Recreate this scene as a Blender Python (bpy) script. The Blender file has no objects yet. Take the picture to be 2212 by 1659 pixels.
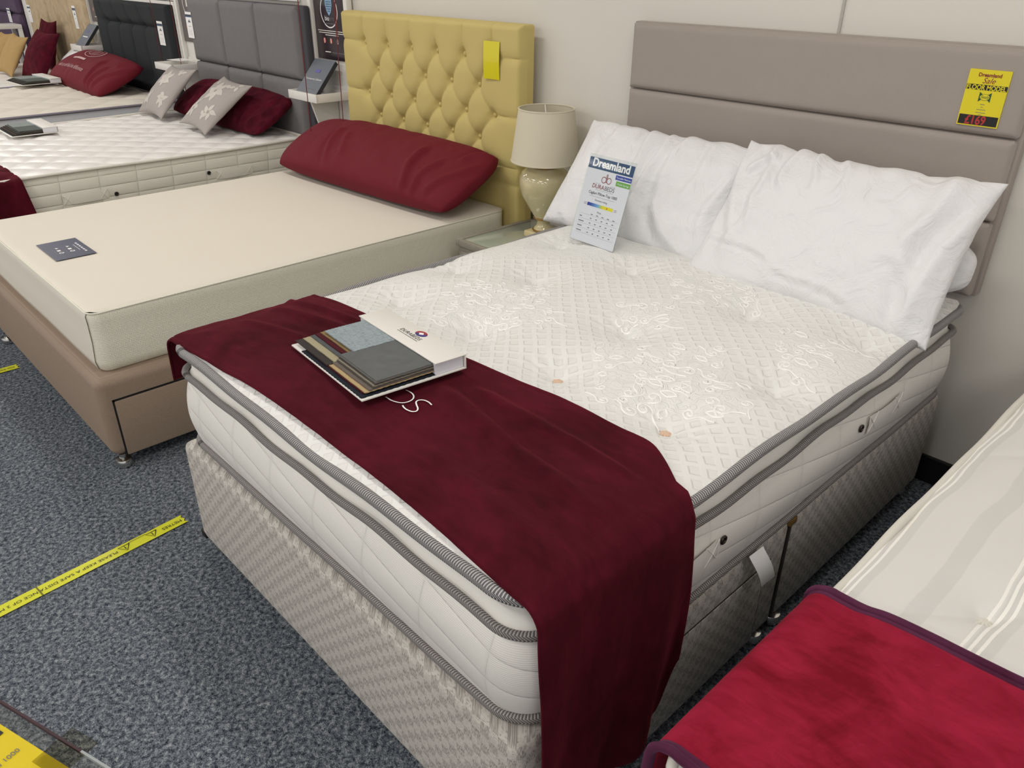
import bpy, bmesh, math, random
import numpy as np
from mathutils import Vector, Matrix
C = bpy.context.scene.collection
PI = math.pi
rnd = random.Random(7)

# ------------------------------------------------------------------ colour / nodes
def lin(c):
    if isinstance(c, str):
        c = [int(c[i:i+2], 16)/255 for i in (0, 2, 4)]
    return tuple(((v/12.92) if v <= .04045 else ((v+.055)/1.055)**2.4) for v in c) + (1,)

class NT:
    def __init__(s, name):
        s.m = bpy.data.materials.new(name); s.m.use_nodes = True
        s.t = s.m.node_tree; s.b = s.t.nodes['Principled BSDF']; s.co = None
    def n(s, ty, **k):
        x = s.t.nodes.new(ty)
        for a, v in k.items(): setattr(x, a, v)
        return x
    def set(s, sock, v):
        if hasattr(v, 'is_linked') or hasattr(v, 'links'): s.t.links.new(v, sock)
        else: sock.default_value = v
    def coord(s, kind='Object'):
        n = s.n('ShaderNodeTexCoord'); return n.outputs[kind]
    def sep(s, v):
        n = s.n('ShaderNodeSeparateXYZ'); s.set(n.inputs[0], v); return n.outputs[0], n.outputs[1], n.outputs[2]
    def comb(s, x, y, z=0.0):
        n = s.n('ShaderNodeCombineXYZ'); s.set(n.inputs[0], x); s.set(n.inputs[1], y); s.set(n.inputs[2], z); return n.outputs[0]
    def M(s, op, a, b=0.0, c=None):
        n = s.n('ShaderNodeMath', operation=op); s.set(n.inputs[0], a); s.set(n.inputs[1], b)
        if c is not None: s.set(n.inputs[2], c)
        return n.outputs[0]
    def noise(s, v, scale, detail=3, rough=.5, dist=0.0):
        n = s.n('ShaderNodeTexNoise'); s.set(n.inputs['Vector'], v); n.inputs['Scale'].default_value = scale
        n.inputs['Detail'].default_value = detail; n.inputs['Roughness'].default_value = rough
        n.inputs['Distortion'].default_value = dist; return n.outputs['Fac']
    def vor(s, v, scale, feature='F1'):
        n = s.n('ShaderNodeTexVoronoi', feature=feature); s.set(n.inputs['Vector'], v); n.inputs['Scale'].default_value = scale
        return n.outputs['Distance']
    def mapping(s, v, scale=(1, 1, 1), rot=(0, 0, 0)):
        n = s.n('ShaderNodeMapping'); s.set(n.inputs[0], v); n.inputs['Scale'].default_value = scale; n.inputs['Rotation'].default_value = rot
        return n.outputs[0]
    def ramp(s, f, stops):
        n = s.n('ShaderNodeValToRGB'); s.set(n.inputs[0], f); e = n.color_ramp.elements
        while len(e) < len(stops): e.new(.5)
        for k, (p, c) in zip(e, stops): k.position = p; k.color = lin(c) if not isinstance(c, (int, float)) else (c, c, c, 1)
        return n.outputs[0]
    def mix(s, f, a, b):
        n = s.n('ShaderNodeMix', data_type='RGBA'); s.set(n.inputs[0], f)
        s.set(n.inputs[6], lin(a) if isinstance(a, str) else a); s.set(n.inputs[7], lin(b) if isinstance(b, str) else b); return n.outputs[2]
    def base(s, c): s.set(s.b.inputs['Base Color'], lin(c) if isinstance(c, str) or (isinstance(c, list) and len(c) == 3) else c)
    def p(s, **k):
        for a, v in k.items(): s.set(s.b.inputs[a.replace('_', ' ')], v)
    def bump(s, h, dist=.002, strength=1.0):
        n = s.n('ShaderNodeBump'); n.inputs['Distance'].default_value = dist; n.inputs['Strength'].default_value = strength
        s.set(n.inputs['Height'], h)
        prev = s.b.inputs['Normal']
        if prev.is_linked: s.t.links.new(prev.links[0].from_socket, n.inputs['Normal'])
        s.t.links.new(n.outputs[0], s.b.inputs['Normal'])
    def line(s, c, period, width):   # 1 on the line, 0 off
        d = s.M('PINGPONG', c, period/2)
        return s.M('SUBTRACT', 1.0, s.M('SMOOTH_MIN', s.M('DIVIDE', d, width), 1.0, .3))

def plain(name, c, rough=.7, metal=0, spec=.5, **k):
    n = NT(name); n.base(c); n.p(Roughness=rough, Metallic=metal)
    n.b.inputs['Specular IOR Level'].default_value = spec
    for a, v in k.items(): n.set(n.b.inputs[a.replace('_', ' ')], v)
    return n.m

def fabric(name, c, c2=None, scale=900, bump=.0004, rough=.9, sheen=0, tint=None, big=3, amount=.5):
    n = NT(name); o = n.coord()
    f = n.noise(o, scale, 2); g = n.noise(o, big, 3)
    n.base(n.mix(n.M('MULTIPLY', n.M('ADD', f, g), amount), c, c2 or c)); n.p(Roughness=rough)
    n.b.inputs['Specular IOR Level'].default_value = .25
    if sheen:
        n.p(Sheen_Weight=sheen, Sheen_Roughness=.45, Sheen_Tint=lin(tint or c))
    n.bump(f, bump); return n.m

def velvet(name, c, c2, tint, sheen=.6, patch=.5, big=4):
    n = NT(name); o = n.coord()
    a = n.noise(o, big, 5, .6, 1.2); b = n.noise(n.mapping(o, (1, 3, 1)), 14, 4, .6, .6)
    f = n.ramp(n.M('ADD', n.M('MULTIPLY', a, .7), n.M('MULTIPLY', b, .3)), [(.38, 0.0), (.62, 1.0)])
    n.base(n.mix(f, c, c2)); n.p(Roughness=.95, Sheen_Weight=sheen, Sheen_Roughness=.35, Sheen_Tint=lin(tint))
    n.b.inputs['Specular IOR Level'].default_value = .15
    n.bump(n.noise(o, 1500, 2), .0003); n.bump(b, .002, patch); return n.m

# ------------------------------------------------------------------ numpy noise
def _h(ix, iy, s):
    v = np.sin(ix*127.1 + iy*311.7 + s*74.7)*43758.5453
    return v - np.floor(v)
def vn(x, y, s=0):
    x = np.asarray(x, float); y = np.asarray(y, float)
    ix = np.floor(x); iy = np.floor(y); fx = x-ix; fy = y-iy
    fx = fx*fx*fx*(fx*(fx*6-15)+10); fy = fy*fy*fy*(fy*(fy*6-15)+10)
    a = _h(ix, iy, s); b = _h(ix+1, iy, s); c = _h(ix, iy+1, s); d = _h(ix+1, iy+1, s)
    return (a*(1-fx)+b*fx)*(1-fy)+(c*(1-fx)+d*fx)*fy*1.0 - .5
def fbm(x, y, s=0, o=4):
    t = 0; a = 1
    for k in range(o): t = t+a*vn(x*2**k, y*2**k, s+k*13); a *= .5
    return t
def ridge(x, y, s=0, o=3):
    t = 0; a = 1
    for k in range(o): t = t+a*(1-np.abs(vn(x*2**k, y*2**k, s+k*13))*4)**3*.25; a *= .5
    return t
def ss(a, b, x):
    t = np.clip((x-a)/(b-a), 0, 1); return t*t*(3-2*t)

# ------------------------------------------------------------------ mesh accumulators
class Acc:
    def __init__(s): s.v = []; s.f = []; s.mi = []; s.uv = []; s.n = 0; s.mats = []
    def mat(s, m):
        if m not in s.mats: s.mats.append(m)
        return s.mats.index(m)
    def add(s, V, F, m, UV=None):
        V = np.asarray(V, float).reshape(-1, 3); k = s.mat(m)
        s.v.append(V); s.uv.append(np.zeros((len(V), 2)) if UV is None else np.asarray(UV, float).reshape(-1, 2))
        if isinstance(F, np.ndarray): F = (F+s.n).tolist()
        else: F = [[i+s.n for i in f] for f in F]
        s.f += F; s.mi += [k]*len(F); s.n += len(V)
    def grid(s, P, m, UV=None, wrapu=False, wrapv=False, flip=False):
        nu, nv = P.shape[:2]; I = np.arange(nu*nv).reshape(nu, nv)
        if wrapu: I = np.vstack([I, I[:1]])
        if wrapv: I = np.hstack([I, I[:, :1]])
        a, b, c, d = I[:-1, :-1], I[1:, :-1], I[1:, 1:], I[:-1, 1:]
        F = np.stack([a, b, c, d], -1).reshape(-1, 4)
        if flip: F = F[:, ::-1]
        s.add(P.reshape(-1, 3), F, m, UV)
    def box(s, lo, hi, m, bev=0, seg=2, R=None, o=None):
        bm = bmesh.new(); bmesh.ops.create_cube(bm, size=1)
        for v in bm.verts: v.co = Vector([lo[i]+(v.co[i]+.5)*(hi[i]-lo[i]) for i in range(3)])
        if bev: bmesh.ops.bevel(bm, geom=bm.edges[:], offset=bev, segments=seg, profile=.5, affect='EDGES', clamp_overlap=True)
        V = np.array([v.co[:] for v in bm.verts]); bm.verts.index_update()
        F = [[v.index for v in f.verts] for f in bm.faces]; bm.free()
        if R is not None: V = V @ np.array(R) + (0 if o is None else np.array(o))
        s.add(V, F, m)
    def tube(s, path, r, m, n=8, closed=False, cap=True):
        P = np.asarray(path, float); k = len(P)
        T = (np.roll(P, -1, 0)-np.roll(P, 1, 0)) if closed else np.gradient(P, axis=0)
        T /= np.linalg.norm(T, axis=1)[:, None]+1e-12
        ref = np.array([0, 0, 1.]) if abs(T[:, 2]).max() < .95 else np.array([.3, 1., .12])
        A = np.cross(T, ref); A /= np.linalg.norm(A, axis=1)[:, None]; B = np.cross(T, A)
        r = np.broadcast_to(np.asarray(r, float), (k,))
        th = np.linspace(0, 2*PI, n, endpoint=False)
        V = P[:, None]+r[:, None, None]*(A[:, None]*np.cos(th)[None, :, None]+B[:, None]*np.sin(th)[None, :, None])
        L = np.concatenate([[0], np.cumsum(np.linalg.norm(np.diff(P, axis=0), axis=1))])
        UV = np.stack(np.broadcast_arrays(L[:, None], th[None, :]/(2*PI)), -1)
        s.grid(V, m, UV, wrapu=closed, wrapv=True)
        if cap and not closed:
            b = s.n-k*n; s.f += [list(range(b, b+n)), list(range(b+(k-1)*n, b+k*n))[::-1]]; s.mi += [s.mat(m)]*2
    def lathe(s, prof, m, o=(0, 0, 0), n=48, cap=True, sx=1):
        p = np.array(prof, float); p[:, 0] *= sx; th = np.linspace(0, 2*PI, n, endpoint=False)
        V = np.stack([p[:, 0][:, None]*np.cos(th), p[:, 0][:, None]*np.sin(th), np.repeat(p[:, 1][:, None], n, 1)], -1)+np.array(o)
        s.grid(V, m, wrapv=True, flip=True)
    def poly(s, pts, m): s.add(pts, [list(range(len(pts)))], m)
    def build(s, name, parent=None, smooth=True, sharp=None):
        me = bpy.data.meshes.new(name); V = np.vstack(s.v)
        if parent is not None: V = V-np.array(parent_world(parent))
        me.from_pydata(V.tolist(), [], s.f); me.polygons.foreach_set('material_index', s.mi)
        uv = me.uv_layers.new(name='UVMap'); li = np.empty(len(me.loops), int); me.loops.foreach_get('vertex_index', li)
        uv.data.foreach_set('uv', np.vstack(s.uv)[li].ravel())
        if smooth: me.polygons.foreach_set('use_smooth', [True]*len(me.polygons))
        for m in s.mats: me.materials.append(m)
        me.update()
        if smooth and sharp: me.set_sharp_from_angle(angle=math.radians(sharp))
        o = bpy.data.objects.new(name, me); C.objects.link(o)
        if parent is not None: o.parent = parent
        return o
def parent_world(p):
    l = Vector((0, 0, 0))
    while p is not None: l += p.location; p = p.parent
    return l[:]
def tag(o, label, cat, group=None):
    o['label'] = label; o['category'] = cat
    if group: o['group'] = group
    return o
def thing(name, loc, label, cat, group=None):
    o = bpy.data.objects.new(name, None); o.empty_display_size = .05; C.objects.link(o); o.location = loc
    return tag(o, label, cat, group)
def struct(o, k='structure'): o['kind'] = k; return o
def one(name, parent, fn, smooth=True, sharp=40):
    a = Acc(); fn(a); return a.build(name, parent, smooth, sharp)

_dg = []
def glyphs(body, size, align='CENTER', bold=0.0, shear=0.0, spacing=1.0):
    cu = bpy.data.curves.new('t', 'FONT'); cu.body = body; cu.size = size; cu.align_x = align; cu.offset = bold; cu.shear = shear
    cu.space_character = spacing; cu.resolution_u = 4
    o = bpy.data.objects.new('t', cu); C.objects.link(o)
    dg = bpy.context.evaluated_depsgraph_get(); me = bpy.data.meshes.new_from_object(o.evaluated_get(dg))
    V = np.array([v.co[:] for v in me.vertices]); F = [list(p.vertices) for p in me.polygons]
    bpy.data.objects.remove(o); bpy.data.curves.remove(cu); bpy.data.meshes.remove(me)
    return V, F
class Sheet:  # flat print surface: origin o (top-left), r = right, u = up, n = outward
    def __init__(s, acc, o, r, u):
        s.a = acc; s.o = np.array(o, float); s.r = np.array(r, float)/np.linalg.norm(r); s.u = np.array(u, float); s.u -= s.r*(s.u@s.r); s.u /= np.linalg.norm(s.u)
        s.n = np.cross(s.r, s.u)
    def P(s, x, y, h=.0): return s.o+s.r*x+s.u*y+s.n*h
    def rect(s, x0, y0, x1, y1, m, h=.0003):
        s.a.add([s.P(x0, y0, h), s.P(x1, y0, h), s.P(x1, y1, h), s.P(x0, y1, h)], [[0, 1, 2, 3]], m)
    def slab(s, x0, y0, x1, y1, t, m, h=0.0):
        V = [s.P(x, y, z) for z in (h-t, h) for x, y in ((x0, y0), (x1, y0), (x1, y1), (x0, y1))]
        s.a.add(V, [[3, 2, 1, 0], [4, 5, 6, 7], [0, 1, 5, 4], [1, 2, 6, 5], [2, 3, 7, 6], [3, 0, 4, 7]], m)
    def poly(s, pts, m, h=.0004): s.a.poly([s.P(x, y, h) for x, y in pts], m)
    def text(s, body, x, y, size, m, h=.0006, xs=1.0, **k):
        V, F = glyphs(body, size, **k)
        if len(V): s.a.add(s.o+np.outer(V[:, 0]*xs+x, s.r)+np.outer(V[:, 1]+y, s.u)+s.n*h, F, m)
    def ring(s, x, y, r, w, m, h=.0005, n=40, sy=1.0):
        th = np.linspace(0, 2*PI, n, endpoint=False)
        P = np.array([[s.P(x+q*math.cos(t), y+q*sy*math.sin(t), h) for t in th] for q in (r, r-w)])
        s.a.grid(P, m, wrapv=True)
    def disc(s, x, y, r, m, h=.0005, n=24, sy=1.0):
        s.poly([(x+r*math.cos(t), y+r*sy*math.sin(t)) for t in np.linspace(0, 2*PI, n, endpoint=False)], m, h)
    def stroke(s, pts, w, m, h=.0006):
        p = np.array(pts, float); T = np.gradient(p, axis=0); T /= np.linalg.norm(T, axis=1)[:, None]+1e-9; N = np.stack([-T[:, 1], T[:, 0]], 1)
        V = [[s.P(*(q+nn*w/2), h), s.P(*(q-nn*w/2), h)] for q, nn in zip(p, N)]
        s.a.grid(np.array(V), m, flip=True)

# ------------------------------------------------------------------ materials
mt = {}
def stripes_tape(name, a, b, freq=130, slant=3.0):
    n = NT(name); u, v, _ = n.sep(n.coord('UV'))
    w = n.M('SINE', n.M('ADD', n.M('MULTIPLY', u, freq*2*PI), n.M('MULTIPLY', v, slant*2*PI)))
    n.base(n.mix(n.ramp(w, [(.0, 0.0), (.55, 1.0)]), a, b)); n.p(Roughness=.6); n.bump(w, .0006); return n.m
mt['tape'] = stripes_tape('ribbed_grey_tape', '5a595e', 'bab7b3', 170, 2)
mt['tape_thin'] = stripes_tape('thin_grey_tape', '625f5f', 'aaa59f', 170, 2)
mt['floor'] = None
n = NT('carpet'); o = n.coord()
f = n.noise(n.mapping(o, (1, 1.0, 1), (0, 0, .7)), 85, 3, .7, .3); g = n.noise(o, 330, 2); b = n.noise(o, 1.2, 2)
h = n.M('ADD', n.M('MULTIPLY', f, .65), n.M('MULTIPLY', g, .35))
n.base(n.ramp(n.M('ADD', h, n.M('MULTIPLY', n.M('SUBTRACT', b, .5), .06)), [(.37, '23282f'), (.46, '4b5159'), (.55, '747980'), (.66, 'a3a6a8')]))
n.p(Roughness=1.0); n.b.inputs['Specular IOR Level'].default_value = .1; n.bump(h, .006); mt['floor'] = n.m
n = NT('painted_wall'); o = n.coord(); n.base(n.mix(n.noise(o, 2, 3), 'dedad2', 'd9d4cb')); n.p(Roughness=.75); n.bump(n.noise(o, 40, 4), .0006); mt['wall'] = n.m
mt['ceil'] = plain('ceiling_tile', 'dedcd6', .9)
mt['black'] = plain('black_plastic', '141416', .5)
mt['white_pl'] = plain('white_laminate', 'e6e3dd', .4)
mt['chrome'] = plain('chrome', 'd8d6d2', .15, 1)
mt['steel'] = plain('dark_metal', '4a4540', .35, .9)
def quilt(name, c, hor, ver, slope, tan_w=.004, dist=.006, fine=True):
    n = NT(name); u, v, _ = n.sep(n.coord('UV'))
    t = n.M('ADD', v, n.M('MULTIPLY', u, slope))
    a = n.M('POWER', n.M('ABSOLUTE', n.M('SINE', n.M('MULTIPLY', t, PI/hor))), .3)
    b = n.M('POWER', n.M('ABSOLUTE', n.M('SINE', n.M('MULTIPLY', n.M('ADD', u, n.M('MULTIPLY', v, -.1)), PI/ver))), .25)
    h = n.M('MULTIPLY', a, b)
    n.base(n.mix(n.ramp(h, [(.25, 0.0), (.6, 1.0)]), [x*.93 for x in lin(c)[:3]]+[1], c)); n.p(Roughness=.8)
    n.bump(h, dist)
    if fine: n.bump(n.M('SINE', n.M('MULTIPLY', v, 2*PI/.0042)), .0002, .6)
    return n.m
mt['side_main'] = quilt('quilted_border', 'e9e6df', .066, .19, .20, dist=.0030)
mt['side_D'] = quilt('quilted_border_rows', 'dfdcd0', .055, .19, .0)
mt['side_pl'] = plain('recessed_border', 'e4e2db', .85)
# knitted pillow top : lattice of recessed squares set on the diagonal
n = NT('knitted_pillow_top'); o = n.coord(); x, y, z = n.sep(o)
p_ = n.M('MULTIPLY', n.M('ADD', x, y), .70711); q_ = n.M('MULTIPLY', n.M('SUBTRACT', x, y), .70711)
nz = n.M('MULTIPLY', n.noise(o, 6, 2), .02)
PER = .037
a = n.M('PINGPONG', n.M('ADD', p_, nz), PER/2); b = n.M('PINGPONG', n.M('ADD', q_, nz), PER/2)
d = n.M('SMOOTH_MIN', a, b, .002)            # distance to the nearest rib
cell = n.ramp(n.M('DIVIDE', d, PER/2), [(.30, 1.0), (.50, 0.0)])
sw = n.n('ShaderNodeTexWave', wave_type='RINGS'); n.set(sw.inputs['Vector'], o); sw.inputs['Scale'].default_value = 26
sw.inputs['Distortion'].default_value = 14; sw.inputs['Detail'].default_value = 1.5; sw.inputs['Detail Scale'].default_value = 1.1
curl = n.ramp(sw.outputs['Fac'], [(.45, 0.0), (.7, 1.0)])
AR = [(1.06, .80, .165), (.44, .82, .16), (.80, 1.37, .12), (.79, 1.07, .085), (1.25, 1.20, .12), (.12, 1.35, .22), (.3, 1.55, .2), (-.02, .8, .15)]
msk = None
for (ax, ay, ar) in [(a_-.685, b_-.95, c_) for a_, b_, c_ in AR]:
    dx = n.M('ABSOLUTE', n.M('SUBTRACT', n.M('SUBTRACT', p_, (ax+ay)*.70711), 0.0)); dy = n.M('ABSOLUTE', n.M('SUBTRACT', q_, (ax-ay)*.70711))
    dd = n.M('MAXIMUM', dx, dy); k = n.M('SUBTRACT', 1.0, n.M('SMOOTH_MIN', n.M('MULTIPLY', n.M('MAXIMUM', n.M('SUBTRACT', dd, ar*.85), 0.0), 30), 1.0, .1))
    msk = k if msk is None else n.M('MAXIMUM', msk, k)
hh = n.M('ADD', n.M('MULTIPLY', cell, n.M('SUBTRACT', 1.0, msk)), n.M('MULTIPLY', n.M('MULTIPLY', curl, msk), .6))
n.base(n.mix(n.M('MULTIPLY', n.M('SUBTRACT', 1.0, hh), n.M('SUBTRACT', 1.0, msk)), 'e6e6e2', 'e2e1dd')); n.p(Roughness=.55); n.b.inputs['Specular IOR Level'].default_value = .4
n.p(Sheen_Weight=.15)
n.bump(hh, .0018); n.bump(n.noise(o, 500, 2), .0003); mt['top'] = n.m
mt['satin'] = plain('satin_thread', 'f6f5f1', .25, 0, .9, Sheen_Weight=.2)
# divan weave : basket of vertical / horizontal threads
def weave(name, a, b, dist=.0009):
    n = NT(name); x, y, z = n.sep(n.coord()); s = n.M('ADD', x, y)
    ve = n.comb(n.M('MULTIPLY', s, 5.0), n.M('MULTIPLY', z, .8), 0.0); ho = n.comb(n.M('MULTIPLY', s, .8), n.M('MULTIPLY', n.M('ADD', z, n.M('MULTIPLY', n.M('SUBTRACT', x, y), .0)), 5.0), 3.0)
    nv_ = n.noise(ve, 150, 2, .5); nh = n.noise(ho, 150, 2, .5)
    ck = n.n('ShaderNodeTexChecker'); n.set(ck.inputs['Vector'], n.comb(s, n.M('ADD', z, .001), .001)); ck.inputs['Scale'].default_value = 42
    f = n.n('ShaderNodeMix', data_type='FLOAT'); n.set(f.inputs[0], n.M('MULTIPLY', ck.outputs['Fac'], .8)); n.set(f.inputs[2], nv_); n.set(f.inputs[3], nh)
    h = f.outputs[0]
    ed = n.M('ADD', n.M('MULTIPLY', ck.outputs['Fac'], .10), h)
    n.base(n.ramp(ed, [(.40, a), (.62, b)])); n.p(Roughness=.9); n.b.inputs['Specular IOR Level'].default_value = .2
    n.bump(ed, dist); return n.m
mt['weave'] = weave('grey_basket_weave', '8d8882', 'cbc6be')
mt['taupe'] = None
n = NT('taupe_hopsack'); x, y, z = n.sep(n.coord()); s = n.M('ADD', x, y)
w = n.M('MULTIPLY', n.M('SINE', n.M('MULTIPLY', n.M('ADD', s, z), 2*PI/.0065)), n.M('SINE', n.M('MULTIPLY', n.M('SUBTRACT', s, z), 2*PI/.0065)))
n.base(n.mix(n.M('ADD', n.M('MULTIPLY', w, .5), .5), '8d7968', 'ab9783')); n.p(Roughness=.7); n.bump(w, .0006); mt['taupe'] = n.m
mt['foam_top'] = fabric('cream_knit_top', 'e1dbce', 'ddd6c8', 700, .0003)
n = NT('cream_honeycomb_knit'); x, y, z = n.sep(n.coord()); sx_ = n.M('MULTIPLY', n.M('ADD', x, y), 2*PI/.011); zz_ = n.M('MULTIPLY', z, 2*PI/.011)
v = n.M('ADD', n.M('MULTIPLY', n.M('MULTIPLY', n.M('SINE', n.M('ADD', sx_, zz_)), n.M('SINE', n.M('SUBTRACT', sx_, zz_))), .5), .5)
n.base(n.mix(v, 'eeebdc', 'e0dcc9')); n.p(Roughness=.6); n.bump(v, .0009); mt['foam_side'] = n.m
mt['main_head'] = fabric('greige_velour', '9d948c', 'a59c95', 300, .0004, .85, .15, 'd0c8c0', 12)
mt['mustard'] = fabric('mustard_linen', 'c3b271', 'cebc7c', 700, .0004, .85, .1, 'e0d090', 3)
mt['greyfab'] = fabric('mid_grey_wool', '6f6d6e', '7f7d7d', 260, .0007, .9, 0, None, 30)
mt['charcoal'] = fabric('charcoal_felt', '2c2f31', '36393b', 300, .0006, .95)
mt['darkside'] = fabric('dark_grey_felt', '47464a', '56555a', 300, .0006, .95)
mt['wine'] = velvet('wine_velvet', '39050f', '520e1e', 'b03848', .32, .5)
mt['crimson'] = velvet('crimson_velvet', '720a1e', '9c1e3a', 'd05068', .38, .4, 5)
mt['purple_hem'] = velvet('purple_hem_satin', '451a30', '5a2c46', '9a6a8a', .4, .2)
mt['winecot'] = fabric('wine_cotton', '63101f', '6d1625', 900, .0002, .75, .1, 'b04050')
mt['winedk'] = velvet('dark_wine_velour', '3a0713', '540e20', 'a03045', .3, .4, 9)
n = NT('white_polycotton'); n.base('e4e4e4'); n.p(Roughness=.5, Sheen_Weight=.1); o = n.coord(); n.bump(n.noise(o, 9, 4, .6, 1.6), .010); n.bump(n.noise(o, 30, 3, .5, .5), .0012); mt['pillow'] = n.m
mt['white'] = plain('white_print', 'f3f2f0', .6)
mt['card'] = plain('white_card', 'e4e1da', .5)
mt['paper'] = plain('pale_paper', 'dfe0e6', .55)
mt['purple'] = fabric('purple_plush', '4a3a50', '5c4a60', 300, .0006, .9, .3, 'a090a8', 4)
mt['tan'] = velvet('tan_crushed_velvet', 'b29d80', 'c9b596', 'd8c8a8', .2, .9, 7)
mt['ochre'] = fabric('ochre_suede', 'a68858', 'b49868', 500, .0004, .9, .2, 'e0c080', 8)
mt['gold'] = plain('antique_gold', '9c7a45', .35, .6)
mt['ceramic'] = plain('cream_glaze', 'cfc49a', .12, 0, .6, Coat_Weight=.5)
mt['plinth'] = plain('cream_plinth', 'd9c99a', .2, 0, .6)
mt['shade'] = fabric('cream_lamp_shade', 'd2cab4', 'd4ccb6', 900, .0002, .8)
mt['greywood'] = fabric('grey_limed_wood', '8e887c', 'a09a8e', 60, .0006, .6)
mt['ttape'] = None
print('materials ok')

# ------------------------------------------------------------------ room
W_Y = 2.0
def fl(a): a.add([[-12, -6, 0], [6, -6, 0], [6, W_Y+.1, 0], [-12, W_Y+.1, 0]], [[0, 1, 2, 3]], mt['floor'])
struct(one('floor', None, fl, False))
struct(one('wall_back', None, lambda a: a.box((-12, W_Y, 0), (6, W_Y+.12, 2.75), mt['wall']), False))
struct(one('ceiling', None, lambda a: a.box((-12, -6, 2.75), (6, W_Y+.12, 2.85), mt['ceil']), False))
struct(one('baseboard_back', None, lambda a: a.box((-12, W_Y-.014, 0), (6, W_Y, .10), mt['black'], .003), False))
seam = plain('seam_strip', 'b3aea6', .6)
struct(one('trim_1', None, lambda a: a.box((.748, W_Y-.006, .1), (.758, W_Y, 2.75), seam, .002), False))

# ------------------------------------------------------------------ rounded-rectangle helpers for mattresses
def rr_map(X, Y, x0, x1, y0, y1, r):
    X = X.copy(); Y = Y.copy()
    for sx in (0, 1):
        for sy in (0, 1):
            cx = x0+r if sx == 0 else x1-r; cy = y0+r if sy == 0 else y1-r
            a = (cx-X if sx == 0 else X-cx)/r; b = (cy-Y if sy == 0 else Y-cy)/r
            m = (a > 0) & (b > 0); am, bm_ = a[m], b[m]; k = np.maximum(am, bm_)/np.sqrt(am**2+bm_**2+1e-12)
            X[m] = cx+(-1 if sx == 0 else 1)*am*k*r; Y[m] = cy+(-1 if sy == 0 else 1)*bm_*k*r
    return X, Y
def axis(a, b, step, r):
    n1 = max(3, int(r/step)); n2 = int((b-a-2*r)/step)+1
    return np.concatenate([np.linspace(a, a+r, n1, endpoint=False), np.linspace(a+r, b-r, n2, endpoint=False), np.linspace(b-r, b, n1+1)])
def perim(x0, x1, y0, y1, r, off=0.0, step=.01):
    """closed outline, counter-clockwise from (x0+r, y0); off>0 is inward; returns pts, arclength, outward normals"""
    P = []; N = []
    def seg(a, b, nrm):
        k = max(2, int(np.hypot(b[0]-a[0], b[1]-a[1])/step))
        for t in np.linspace(0, 1, k, endpoint=False): P.append((a[0]+(b[0]-a[0])*t, a[1]+(b[1]-a[1])*t)); N.append(nrm)
    def arc(cx, cy, a0):
        k = max(4, int(r*PI/2/step))
        for t in np.linspace(0, 1, k, endpoint=False):
            A = a0+t*PI/2; P.append((cx+r*math.cos(A), cy+r*math.sin(A))); N.append((math.cos(A), math.sin(A)))
    seg((x0+r, y0), (x1-r, y0), (0, -1)); arc(x1-r, y0+r, -PI/2)
    seg((x1, y0+r), (x1, y1-r), (1, 0)); arc(x1-r, y1-r, 0)
    seg((x1-r, y1), (x0+r, y1), (0, 1)); arc(x0+r, y1-r, PI/2)
    seg((x0, y1-r), (x0, y0+r), (-1, 0)); arc(x0+r, y0+r, PI)
    P = np.array(P); N = np.array(N); P = P-N*off
    L = np.concatenate([[0], np.cumsum(np.linalg.norm(np.diff(P, axis=0), axis=1))])
    return P, L, N
def side_wall(a, box, r, levels, m, wob=None, step=.012):
    """levels: list of (z, inward offset)"""
    P, L, N = perim(*box, r, 0, step); Z = []
    V = np.zeros((len(P)+1, len(levels), 3)); UV = np.zeros((len(P)+1, len(levels), 2))
    P1 = np.vstack([P, P[:1]]); N1 = np.vstack([N, N[:1]]); L1 = np.append(L, L[-1]+.01)
    for j, (z, off) in enumerate(levels):
        V[:, j, :2] = P1-N1*off; V[:, j, 2] = z+(wob(L1) if wob else 0); UV[:, j, 0] = L1; UV[:, j, 1] = z
    a.grid(V, m, UV)
def tape_ring(a, box, r, z, rad, m, off=0.0, wob=None, n=8, step=.012):
    P, L, N = perim(*box, r, off, step)
    Q = np.column_stack([P, z+(wob(L) if wob else np.zeros(len(L)))]); a.tube(Q, rad, m, n, closed=True)
def top_sheet(a, box, r, H, m, step=.006, inset=0.0):
    x0, x1, y0, y1 = box; x0 += inset; y0 += inset; x1 -= inset; y1 -= inset
    X, Y = np.meshgrid(axis(x0, x1, step, r), axis(y0, y1, step, r), indexing='ij')
    X, Y = rr_map(X, Y, x0, x1, y0, y1, r); Z = H(X, Y)
    a.grid(np.stack([X, Y, Z], -1), m, np.stack([X, Y], -1))
def edged(X, Y, box):   # distance in from the outline
    x0, x1, y0, y1 = box; return np.minimum(np.minimum(X-x0, x1-X), np.minimum(Y-y0, y1-Y))

def castor(parent, x, y, h=.05):
    def f(a):
        a.lathe([(0, h), (.012, h), (.012, .034), (.026, .03), (.03, .02), (.03, .008), (.024, 0), (0, 0)], mt['chrome'], (x, y, 0), 20)
    return one('castor', parent, f)

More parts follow.
